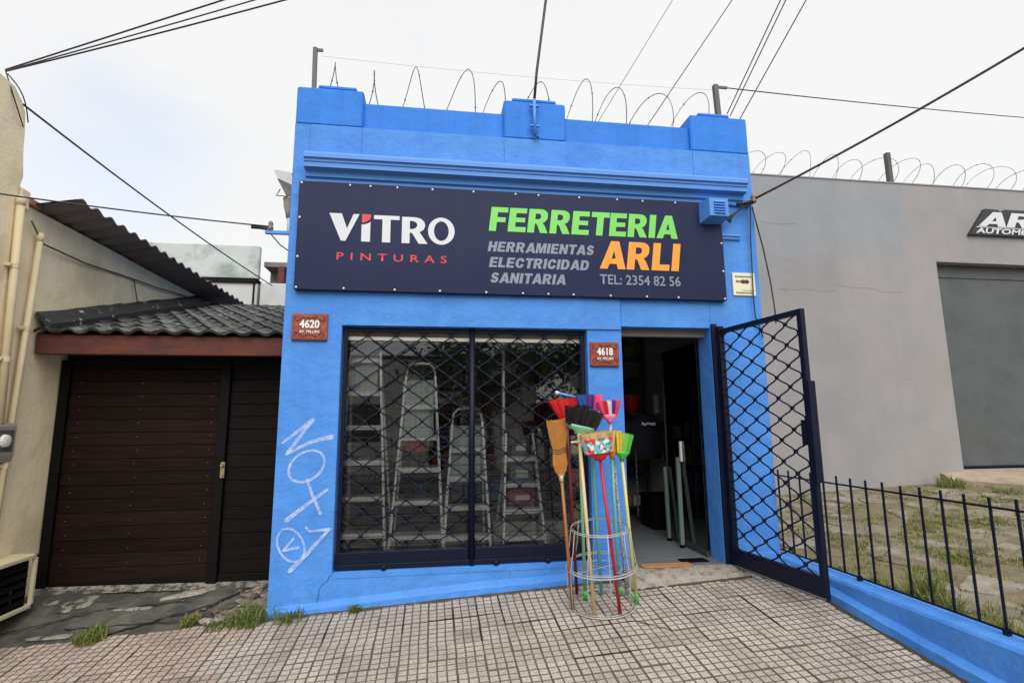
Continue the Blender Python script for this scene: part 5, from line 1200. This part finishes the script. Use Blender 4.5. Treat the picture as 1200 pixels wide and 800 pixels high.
def bristles(e_, base, up, side, w0, w1, L, th0, th1, mats, seed, n=150, curve=0.0, ragged=.06):
    """fan of bristles growing from a cap; one mesh per colour band"""
    rr = random.Random(seed); base, up, side = Vector(base), Vector(up).normalized(), Vector(side).normalized(); side = (side - up * side.dot(up)).normalized(); nr = up.cross(side)
    k = len(mats); ms = [MB() for _ in mats]
    # dense core so the fan is not see-through
    for i in range(k):
        u0, u1 = -1 + 2 * i / k, -1 + 2 * (i + 1) / k
        c = [base + side * (u * w0) + nr * (v * th0 * .8) for u, v in ((u0, -1), (u1, -1), (u1, 1), (u0, 1))] + [base + side * (u * w1 * .97) + nr * (v * th1 * .8) + up * (L * (.94 - (curve * .30 if curve > .1 else 0))) for u, v in ((u0, -1), (u1, -1), (u1, 1), (u0, 1))]
        ms[i].add(c, [(0, 3, 2, 1), (4, 5, 6, 7), (0, 1, 5, 4), (1, 2, 6, 5), (2, 3, 7, 6), (3, 0, 4, 7)])
    for _ in range(n * k // 2 if k > 1 else n):
        u, v = rr.uniform(-1, 1), rr.uniform(-1, 1); i = min(k - 1, int((u + 1) / 2 * k))
        p = base + side * (u * w0) + nr * (v * th0); q = base + side * (u * w1 + rr.gauss(0, .005)) + nr * (v * th1 + rr.gauss(0, .005)) + up * (L * (1.03 - ragged * 1.6 * rr.random() - curve * u * u))
        mid = p.lerp(q, .5) + side * rr.gauss(0, .001)
        ms[i].tube([p, mid, q], .0016, 3, caps=False, r1=.0009)
    for m, c in zip(ms, mats): m.build('bristles', Bm[c], e_)
def cap(e_, base, up, side, w, th, h, m):
    base, up, side = Vector(base), Vector(up).normalized(), Vector(side).normalized(); side = (side - up * side.dot(up)).normalized(); nr = up.cross(side); mb = MB()
    prof = [(-h, .35, .6), (-h * .6, .42, .75), (-h * .25, .9, 1.0), (0, 1.04, 1.1), (h * .3, 1.04, 1.1)]; n = 16; vs = []
    for (z, a, b_) in prof:
        for k in range(n):
            t = 6.283 * k / n; vs.append(base + up * z + side * (math.copysign(abs(math.cos(t)) ** .6, math.cos(t)) * w * a) + nr * (math.copysign(abs(math.sin(t)) ** .6, math.sin(t)) * th * b_))
    fs = [(i * n + k, i * n + (k + 1) % n, (i + 1) * n + (k + 1) % n, (i + 1) * n + k) for i in range(len(prof) - 1) for k in range(n)] + [tuple(range(n - 1, -1, -1)), tuple((len(prof) - 1) * n + k for k in range(n))]
    mb.add(vs, fs); mb.build('broom_cap', m, e_, smooth=True)
# straw broom
e_ = broom_root((1.035, -.47, .08), 'natural straw broom with varnished brown handle at the stand left front')
a, b_ = Vector((1.035, -.44, gz(1.035, -.44))), Vector((.966, -.45, 1.06)); handle(e_, a, b_, .0135, H['brown'])
ups = Vector((-.055, .0, 1)).normalized(); rr = random.Random(77); n0 = Vector((.966, -.45, 1.04))
mb = MB(); wid = [(0, .018), (.05, .044), (.10, .054), (.17, .050), (.21, .047), (.27, .060), (.36, .073), (.43, .082)]
sd_ = Vector((1, 0, .1)).normalized(); nr_ = Vector((0, 1, 0))
n = 18; vs = []
for (z, w) in wid:
    for k in range(n):
        t_ = 6.283 * k / n; vs.append(n0 + ups * z + sd_ * (math.cos(t_) * w * .95) + nr_ * (math.sin(t_) * (w * .42 + .006)))
fs = [(i * n + k, i * n + (k + 1) % n, (i + 1) * n + (k + 1) % n, (i + 1) * n + k) for i in range(len(wid) - 1) for k in range(n)] + [tuple(range(n - 1, -1, -1)), tuple((len(wid) - 1) * n + k for k in range(n))]
mb.add(vs, fs)
def wat(z):
    for (z0_, w0_), (z1_, w1_) in zip(wid, wid[1:]):
        if z <= z1_: return w0_ + (w1_ - w0_) * (z - z0_) / (z1_ - z0_)
    return wid[-1][1]
for _ in range(420):
    t_ = rr.uniform(0, 6.283); q = 1.0 + rr.uniform(-.02, .06); pts = []
    top = .43 + rr.uniform(-.02, .012)
    for z in (.04, .10, .17, .21, .28, .36, top):
        w = wat(z); pts.append(n0 + ups * z + sd_ * (math.cos(t_) * w * q) + nr_ * (math.sin(t_) * (w * .42 + .007) * q))
    mb.tube(pts, .0017, 3, caps=False)
mb.build('straw_head', straw_m, e_)
for z in (.185, .20, .215):
    mb = MB(); w = wat(z); pts = [n0 + ups * (z + .006 * math.sin(k)) + sd_ * (math.cos(k * .3927) * w * 1.07) + nr_ * (math.sin(k * .3927) * (w * .42 + .007) * 1.12) for k in range(17)]; mb.tube(pts, .0028, 4, caps=False); mb.build('stitching', twine, e_)
mb = MB(); mb.lathe(n0 - ups * .03, ups, [(0, .0155), (.03, .017), (.045, .02)], 10); mb.build('ferrule', mat('pale_twine_wrap', lin(206, 190, 160), .7), e_, smooth=True)
# plastic brooms: (label, foot, head base, head up dir, side dir, w0, w1, L, th, bristle bands, cap mat, handle mat, tip)
BR = [
 ('broom with red bristles and dark red handle at back left of stand', (1.132, -.20), (1.064, -.26, 1.475), (-.10, 0, 1), (1, 0, .12), .050, .122, .165, .03, ['red'], 'redcap', 'darkred', None),
 ('broom with large black bristles and mint green handle in front', (1.172, -.30), (1.115, -.50, 1.415), (.22, -.10, 1), (1, 0, .16), .112, .140, .165, .036, ['black'], 'mint', 'mint', 'green'),
 ('broom with blue purple and pink bristles at back of stand', (1.317, -.25), (1.245, -.31, 1.545), (.0, 0, 1), (1, 0, .06), .068, .100, .125, .030, ['blue', 'purple', 'pink'], 'bluecap', 'teal', None),
 ('broom with pink white and purple bristles at back right', (1.506, -.30), (1.392, -.37, 1.50), (-.06, 0, 1), (1, 0, .10), .056, .088, .120, .030, ['pink', 'red', 'white', 'purple', 'pink'], 'pinkcap', 'white', None),
 ('broom with tan bristles in printed wrapper and red handle', (1.342, -.605), (1.242, -.55, 1.225), (-.10, 0, 1), (1, 0, .12), .105, .130, .150, .036, ['tan'], 'redcap', 'red', None),
 ('broom with orange and yellow bristles and teal handle', (1.446, -.30), (1.366, -.47, 1.235), (.0, 0, 1), (1, 0, .05), .045, .068, .145, .030, ['orange', 'orange', 'yellow'], 'orangecap', 'teal', 'green'),
 ('broom with lime green bristles and pale yellow handle at right', (1.528, -.45), (1.440, -.50, 1.215), (.10, 0, 1), (1, 0, -.05), .045, .066, .145, .030, ['yellow', 'lime', 'green'], 'green', 'yellow', 'green'),
]
for i, (lab, ft, hb, hu, sd2, w0, w1, L, th, bands, cp, hm, tip) in enumerate(BR):
    f0 = Vector((ft[0], ft[1], gz(*ft) + .004)); e_ = broom_root(f0, lab)
    hu = Vector(hu).normalized(); hb = Vector(hb)
    handle(e_, f0, hb - hu * .05, .0130, H[hm], H[tip] if tip else None)
    cap(e_, hb, hu, sd2, w0, th, .055, H[cp])
    w1 *= 1.08; L *= 1.06
    bristles(e_, hb, hu, sd2, w0, w1, L, th, th * 1.35, bands, 100 + i, 420 if len(bands) == 1 else 260, .42 if i == 1 else .02)
    if i == 4:
        wr = bpy.data.materials.new('printed_wrapper'); wr.use_nodes = True; _n = wr.node_tree.nodes; _l = wr.node_tree.links.new; _b = _n['Principled BSDF']; _b.inputs['Roughness'].default_value = .25
        _g = _n.new('ShaderNodeNewGeometry'); _v = _n.new('ShaderNodeTexVoronoi'); _v.inputs['Scale'].default_value = 42; _l(_g.outputs['Position'], _v.inputs['Vector'])
        _sp = _n.new('ShaderNodeSeparateColor'); _l(_v.outputs['Color'], _sp.inputs[0]); _r = _n.new('ShaderNodeValToRGB'); _r.color_ramp.interpolation = 'CONSTANT'
        for p_, c_ in ((.0, (214, 210, 204)), (.3, (200, 50, 60)), (.48, (96, 180, 176)), (.8, (60, 130, 160))):
            el = _r.color_ramp.elements.new(p_) if p_ > 0 else _r.color_ramp.elements[0]; el.color = (*lin(*c_), 1)
        _l(_sp.outputs[0], _r.inputs[0]); _l(_r.outputs[0], _b.inputs['Base Color'])
        sdv = Vector(sd2).normalized(); nr2 = hu.cross(sdv).normalized(); mb = MB()
        f_ = lambda u, z, s: hb + sdv * (u * (w0 + (w1 - w0) * z / L) * 1.05) + hu * z + nr2 * (s * (th * 1.45))
        pts = [f_(u, z, s) for z in (.0, .112) for (u, s) in ((-1, -.6), (-.8, -1), (.72, -1), (.72, 1), (-.8, 1), (-1, .6))]
        mb.add(pts, [(i_, (i_ + 1) % 6, 6 + (i_ + 1) % 6, 6 + i_) for i_ in range(6)]); mb.build('printed_wrapper', wr, e_)
f0 = Vector((1.16, -.575, gz(1.16, -.575))); e_ = empty('wooden_pole', f0, 'bare light wooden pole with short crosspiece at the stand front', 'pole')
mb = MB(); mb.tube([f0, (1.097, -.51, 1.372)], .0135, 8); mb.build('shaft', H['wood'], e_, smooth=True)
mb = MB(); mb.tube([(1.03, -.52, 1.305), (1.10, -.525, 1.31)], .008, 6); mb.build('crosspiece', H['wood'], e_)
e_ = empty('mop_handle', (1.20, -.2, 1.63), 'light blue stick with white end lying behind the red broom', 'stick')
mb = MB(); mb.tube([(.990, -.30, 1.690), (1.19, -.24, 1.650)], .011, 8); mb.build('stick', H['blue'], e_, smooth=True)
mb = MB(); mb.tube([(.968, -.305, 1.695), (.992, -.30, 1.690)], .014, 8); mb.build('end_cap', white_pl, e_, smooth=True)

# ================================================================= window display: step ladders
def ladder(x0, x1, ytop, ztop, xb0, xb1, nst, lab, panel=None, hoop=True, steps=None):
    z0 = FLOOR + .005; e_ = empty('step_ladder', ((xb0 + xb1) / 2, .45, z0), lab, 'ladder', 'aluminium step ladders in the window')
    yb, yt = .24, ytop - .10
    P = lambda u, t: Vector(((xb0 + (x0 - xb0) * t) * (1 - u) + (xb1 + (x1 - xb1) * t) * u, yb + (yt - yb) * t, z0 + (ztop - z0) * t))
    for u in (0, 1):
        mb = MB(); a, b_ = P(u, 0), P(u, 1); mb.obox(a - Vector((.010, .025, 0)), (.020, 0, 0), (0, .05, 0), b_ - a); mb.build('side_rail', alu, e_)
        mb = MB(); c = Vector((a.x, .95, z0)); mb.tube([b_ - Vector((0, 0, .12)), c], .012, 6); mb.build('rear_leg', alu, e_)
    for t in (steps or [(k + 1) / (nst + 1) for k in range(nst)]):
        a, b_ = P(0, t), P(1, t); mb = MB(); mb.box(a.x + .011, b_.x - .011, a.y - .05, a.y + .09, a.z - .030, a.z + .012, .003); mb.build('step', alu, e_)
    if hoop:
        mb = MB(); a, b_ = P(0, 1), P(1, 1); h = .12; w = b_.x - a.x
        pts = [a, a + Vector((.01, 0, h * .6)), a + Vector((w * .2, 0, h * .95)), a + Vector((w * .5, 0, h)), a + Vector((w * .8, 0, h * .95)), b_ + Vector((-.01, 0, h * .6)), b_]; mb.tube(pts, .011, 7); mb.build('top_hoop', alu, e_, smooth=True)
    if panel:
        a, b_ = P(0, panel[0]), P(1, panel[1]); mb = MB(); mb.box(a.x + .012, b_.x - .012, b_.y + .01, b_.y + .03, a.z, b_.z, .004); mb.build('back_panel', mat('pale_ladder_panel', lin(190, 198, 194), .6, var=.08), e_)
    return e_
ladder(-.74, -.50, .50, 2.32, -.80, -.385, 6, 'aluminium step ladder at the left edge of the shop window', (.70, .98), False)
ladder(-.255, .005, .50, 1.88, -.375, .10, 5, 'tallest hooped aluminium step ladder left of the grille post', (.62, .98))
ladder(.165, .435, .50, 1.47, .085, .505, 4, 'shorter hooped aluminium step ladder behind the grille post', (.55, .97))
ladder(.66, .91, .55, 1.36, .60, .99, 4, 'small step ladder with packs right of the grille post', None, False)
packs = [(-.27, -.03, .44, .52, 1.205, 1.33, (190, 52, 58), 'red round pack on the tall ladder step'), (-.12, -.02, .43, .5, 1.335, 1.42, (208, 206, 202), 'white pot on the tall ladder step'), (.675, .94, .42, .5, .72, .86, (168, 62, 84), 'pink box on the small ladder'), (.70, .92, .46, .53, .885, 1.12, (120, 136, 150), 'grey blue box on the small ladder'), (.72, .9, .5, .56, 1.14, 1.34, (70, 78, 84), 'dark pack atop the small ladder'), (.55, 1.25, .52, .62, .262, .56, (172, 174, 166), 'pale carton at bottom right of window display')]
for i, (a, b_, c, d, z0_, z1_, col_, lab) in enumerate(packs):
    e_ = empty('display_pack', ((a + b_) / 2, c, z0_), lab, 'pack'); m = pm('pack_%d' % i, col_, .45, var=.2, vs=18)
    mb = MB()
    if i < 2: mb.lathe(((a + b_) / 2, (c + d) / 2, z0_), (0, 0, 1), [(0, (b_ - a) * .42), (.02, (b_ - a) * .5), ((z1_ - z0_) * .7, (b_ - a) * .5), (z1_ - z0_, (b_ - a) * .3)], 14)
    else: mb.box(a, b_, c, d, z0_, z1_, .008)
    mb.build('body', m, e_)
    mb = MB(); mb.box(a + (b_ - a) * .25, b_ - (b_ - a) * .25, c - .004, c - .0005, z0_ + (z1_ - z0_) * .3, z0_ + (z1_ - z0_) * .6); mb.build('print_patch', white_pl, e_)
e_ = empty('display_pole', (.665, .62, FLOOR), 'grey vertical pole standing in the right half of the window', 'pole'); mb = MB(); mb.tube([(.665, .66, FLOOR), (.668, .66, 2.2)], .016, 8); mb.build('shaft', alu, e_); mb = MB(); mb.lathe((.668, .66, 2.2), (0, 0, 1), [(0, .022), (.02, .022)], 8); mb.build('top_cap', alu, e_)
e_ = empty('bounce_board', (.28, .5, FLOOR), 'pale board platform added to bounce light onto the shop window ladders', 'reflector'); mb = MB(); mb.box(-.95, 1.33, .245, 1.1, FLOOR - .0, FLOOR + .004); mb.build('board', pm('white_bounce_board', (226, 226, 220), .6, var=.06), e_); mb = MB(); mb.box(-.95, 1.33, 1.1, 1.12, FLOOR, FLOOR + .02); mb.build('edge_strip', pm('grey_edge_strip', (150, 150, 148), .6), e_)  # invented board, added white to throw daylight up onto the ladders
# dim shelving inside
shelf_m = pm('dark_shelf_metal', (64, 62, 60), .6)
def shelving(x0, x1, y0, y1, z1, nsh, lab, seed):
    rr = random.Random(seed); e_ = empty('shelf_unit', ((x0 + x1) / 2, y0, FLOOR), lab, 'shelf')
    for x in (x0, x1 - .03):
        for y in (y0, y1 - .03): mb = MB(); mb.box(x, x + .03, y, y + .03, FLOOR, z1); mb.build('upright', shelf_m, e_)
    cols = [(150, 60, 50), (70, 90, 130), (150, 140, 120), (180, 176, 160), (60, 70, 66), (120, 110, 60), (130, 60, 40), (90, 100, 110)]
    ms = [MATS.get('stock_%d' % k) or pm('stock_%d' % k, c, .5, var=.2, vs=14) for k, c in enumerate(cols)]
    for k in range(nsh):
        z = FLOOR + .12 + k * (z1 - FLOOR - .15) / nsh; mb = MB(); mb.box(x0 + .031, x1 - .031, y0, y1, z, z + .02); s_ = mb.build('shelf_board', shelf_m, e_)
        x = x0 + .05
        while x < x1 - .15:
            w = rr.uniform(.08, .2); h = rr.uniform(.1, (z1 - FLOOR) / nsh - .1)
            mb = MB(); mb.box(x, x + w, y0 + .02, y0 + .25, z + .021, z + .02 + h, .004); mb.build('stock_box', rr.choice(ms), e_); x += w + rr.uniform(.01, .06)
shelving(-.95, 1.3, 3.4, 3.8, 2.4, 5, 'shelf unit with stock boxes dim behind the shop window', 1)
shelving(1.75, 2.75, 4.3, 4.7, 2.6, 6, 'shelf unit with stock deep inside the doorway', 2)
shelving(2.05, 2.80, 2.3, 2.7, 2.7, 6, 'crowded stock shelf standing behind the jacket in the doorway', 4)
shelving(1.42, 1.62, 1.2, 2.1, 2.2, 5, 'narrow stock rack left inside the doorway', 3)
# things seen through the doorway
dark_cloth = pm('dark_navy_cloth', (26, 30, 44), .9, var=.2, vs=10)
e_ = empty('hanging_jacket', (2.50, 1.62, 1.0), 'dark navy work jacket with pale chest mark inside the doorway', 'jacket')
mb = MB(); rings = [(1.02, .20, .09), (1.2, .21, .10), (1.38, .22, .11), (1.47, .21, .10), (1.52, .12, .07), (1.55, .06, .05)]; n = 16; vs = []
for (z, a, b_) in rings:
    for k in range(n): t_ = 6.283 * k / n; vs.append((2.50 + a * math.cos(t_) * (1 + .05 * math.sin(k * 2.3 + z * 5)), 1.68 + b_ * math.sin(t_) * (1 + .08 * math.sin(k * 3.1)), z))
mb.add(vs, [(i * n + k, i * n + (k + 1) % n, (i + 1) * n + (k + 1) % n, (i + 1) * n + k) for i in range(len(rings) - 1) for k in range(n)] + [tuple(range(n - 1, -1, -1)), tuple((len(rings) - 1) * n + k for k in range(n))])
mb.build('body', dark_cloth, e_, smooth=True)
for s_ in (-1, 1): mb = MB(); mb.tube([(2.5 + s_ * .19, 1.68, 1.46), (2.5 + s_ * .25, 1.66, 1.25), (2.5 + s_ * .27, 1.65, 1.0)], .055, 8, r1=.04); mb.build('sleeve', dark_cloth, e_, smooth=True)
rr = random.Random(2); mb = MB(); top = [(2.43 + i * .017, 1.445 + rr.uniform(-.006, .008)) for i in range(11)]; bot = [(x, z - .028 + rr.uniform(-.006, .006)) for x, z in top]
mb.add([(x, 1.56, z) for x, z in top] + [(x, 1.56, z) for x, z in bot], [(i, 11 + i, 12 + i, i + 1) for i in range(10)]); mb.build('chest_mark', white_pl, e_)
e_ = empty('red_bucket', (2.42, 1.95, 1.62), 'dim red bucket hanging above the jacket inside', 'bucket'); mb = MB(); mb.lathe((2.45, 1.95, 1.60), (0, 0, 1), [(0, .08), (.01, .085), (.18, .11), (.19, .115)], 14); mb.build('pail', Bm['red'], e_, smooth=True); mb = MB(); mb.tube([(2.45 + .11 * math.cos(k * .314), 1.95, 1.79 + .1 * math.sin(k * .314)) for k in range(11)], .004, 5); mb.build('bail', galv, e_)
e_ = empty('hanging_roll', (2.72, 1.75, 1.6), 'pale packaged roll hanging inside the doorway', 'roll'); mb = MB(); mb.lathe((2.70, 1.75, 1.56), (0, 0, 1), [(0, .035), (.01, .04), (.22, .04), (.23, .03)], 10); mb.build('roll', pm('pale_pack', (176, 176, 166), .5, var=.3, vs=30), e_, smooth=True); mb = MB(); mb.tube([(2.70, 1.75, 1.79), (2.70, 1.75, 2.1)], .003, 4); mb.build('hook', galv, e_)
e_ = empty('black_crate', (2.62, 1.75, FLOOR), 'black crate on the shop floor inside the doorway', 'crate'); mb = MB(); mb.box(2.48, 2.80, 1.45, 1.85, FLOOR + .001, FLOOR + .34, .01); mb.build('body', black_frame, e_)
mb = MB(); mb.box(2.47, 2.81, 1.44, 1.86, FLOOR + .34, FLOOR + .37, .006); mb.build('rim', black_frame, e_)
e_ = empty('hanging_chain', (2.28, 1.5, FLOOR), 'vertical strip of shiny clips hanging inside the doorway', 'chain')
for k in range(10):
    z = .45 + k * .062; mb = MB(); mb.lathe((2.36, 1.60, z), (0, 1, 0), [(0, .008), (.006, .012), (.012, .008)], 8); mb.build('clip', galv, e_)
mb = MB(); mb.box(2.352, 2.368, 1.613, 1.618, .38, 1.12); mb.build('strip', shelf_m, e_)
# glass door leaf folded inwards
e_ = empty('glass_door', (2.47, .2, FLOOR), 'clear glass shop door folded inwards along the right jamb', 'door')
mb = MB(); mb.box(2.462, 2.470, .215, .97, FLOOR + .05, 2.2); mb.build('pane', glass, e_)
mb = MB(); mb.box(2.455, 2.477, .21, .98, FLOOR + .006, FLOOR + .05, .003); mb.box(2.455, 2.477, .9701, .985, FLOOR + .05, 2.2); mb.build('bottom_rail', shelf_m, e_)
mb = MB(); mb.box(2.440, 2.4615, .60, .64, 1.06, 1.26, .006); mb.build('push_plate', white_pl, e_)
for (x, y, z1_, w, lean, lab) in ((2.385, .58, 1.10, .038, .035, 'pale plank leaning nearest on the open glass door'), (2.40, .90, .98, .032, .02, 'short pale batten leaning further inside the doorway')):
    e_ = empty('leaning_plank', (x, y, FLOOR), lab, 'plank'); mb = MB(); mb.obox((x, y, FLOOR), (w, 0, 0), (0, .03, 0), (lean, .08, z1_ - FLOOR)); mb.build('board', pm('pale_green_board' + str(int(y * 100)), (96, 116, 108), .6, var=.1), e_)
    mb = MB(); mb.obox((x - .002, y - .002, FLOOR + .001), (w + .004, 0, 0), (0, .034, 0), (0, .0, .03)); mb.build('foot', black_frame, e_)

# ================================================================= across the street (seen only in the window glass)
opp = empty('facing_house', (-3, -16, -.3), 'pale low house across the street, reflected in the shop window', 'house')
ogz = gz(0, -5.2)
wall_o = pm('pale_far_plaster', (226, 222, 214), .85, var=.1)
mb = MB(); wall_holes(mb, [-9, -7, -5.6, -3.4, -2, -.2, 1.0, 4], [-1, .8, 2.2, 2.5, 3.9], lambda i, j: (i in (1, 3) and j == 1) or (i == 5 and j in (0, 1)), -16.0, -16.25); mb.build('wall', wall_o, opp)
mb = MB(); mb.box(-9.2, 4.2, -22, -16.26, 3.9, 4.1); mb.box(-8.9, 3.9, -22, -16.3, -1, 3.9); mb.build('body', pm('far_dark_body', (90, 84, 78), .9), opp)
for (a, b_) in ((-7, -5.6), (-3.4, -2)):
    mb = MB(); mb.box(a, b_, -16.2, -16.15, .8, 2.2); mb.build('window', pm('far_window_%d' % int(-a), (60, 66, 70), .2), opp)
mb = MB(); mb.box(-.2, 1.0, -16.2, -16.15, -1, 2.2); mb.build('door', wood_brown, opp)
leaf_m = pm('dark_tree_leaf', (62, 84, 44), .6, var=.35, vs=3, trans=.25); bark = pm('grey_brown_bark', (86, 74, 62), .9, var=.2, vs=14, bump=.8, bs=30, bdist=.02)
def tree(x, y, h, rad, seed, lab):
    rr = random.Random(seed); z0 = zk(x) - .05; e_ = empty('street_tree', (x, y, z0), lab, 'tree', 'street trees across the road')
    mb = MB(); top = Vector((x + rr.uniform(-.2, .2), y, z0 + h * .55)); mb.tube([(x, y, z0), (x + .05, y + .03, z0 + h * .25), top], .17, 9, r1=.10); ends = []
    for k in range(7):
        a = k / 7 * 6.283 + rr.uniform(-.3, .3); st_ = Vector((x, y, z0)).lerp(top, rr.uniform(.6, 1)); en = st_ + Vector((math.cos(a) * rad * .7, math.sin(a) * rad * .7, rr.uniform(.3, 1) * h * .3)); mb.tube([st_, st_.lerp(en, .5) + Vector((0, 0, .15)), en], .06, 6, r1=.02); ends.append(en)
    mb.build('trunk', bark, e_, smooth=True)
    mb = MB(); cs = [(en + Vector((rr.gauss(0, .3), rr.gauss(0, .3), rr.gauss(0, .25))), rr.uniform(.5, .95)) for en in ends for _ in range(3)] + [(top + Vector((rr.gauss(0, .5), rr.gauss(0, .5), rr.uniform(.2, 1.2))), .8) for _ in range(5)]
    for c, r in cs:
        for _ in range(150):
            d = Vector((rr.gauss(0, 1), rr.gauss(0, 1), rr.gauss(0, .8))).normalized() * r * rr.random() ** .4; p = c + d; u = Vector((rr.gauss(0, 1), rr.gauss(0, 1), rr.gauss(0, .6))).normalized() * rr.uniform(.06, .13); w = u.orthogonal().normalized() * u.length * .5
            mb.add([p - u, p + w, p + u, p - w], [(0, 1, 2, 3)])
    mb.build('crown', leaf_m, e_)
tree(1.9, -13.8, 5.2, 2.2, 1, 'dense dark street tree across the road, reflected right in the window'); tree(6.0, -13.9, 5.5, 2.3, 3, 'tall dark street tree across the road, reflected beyond the doorway')
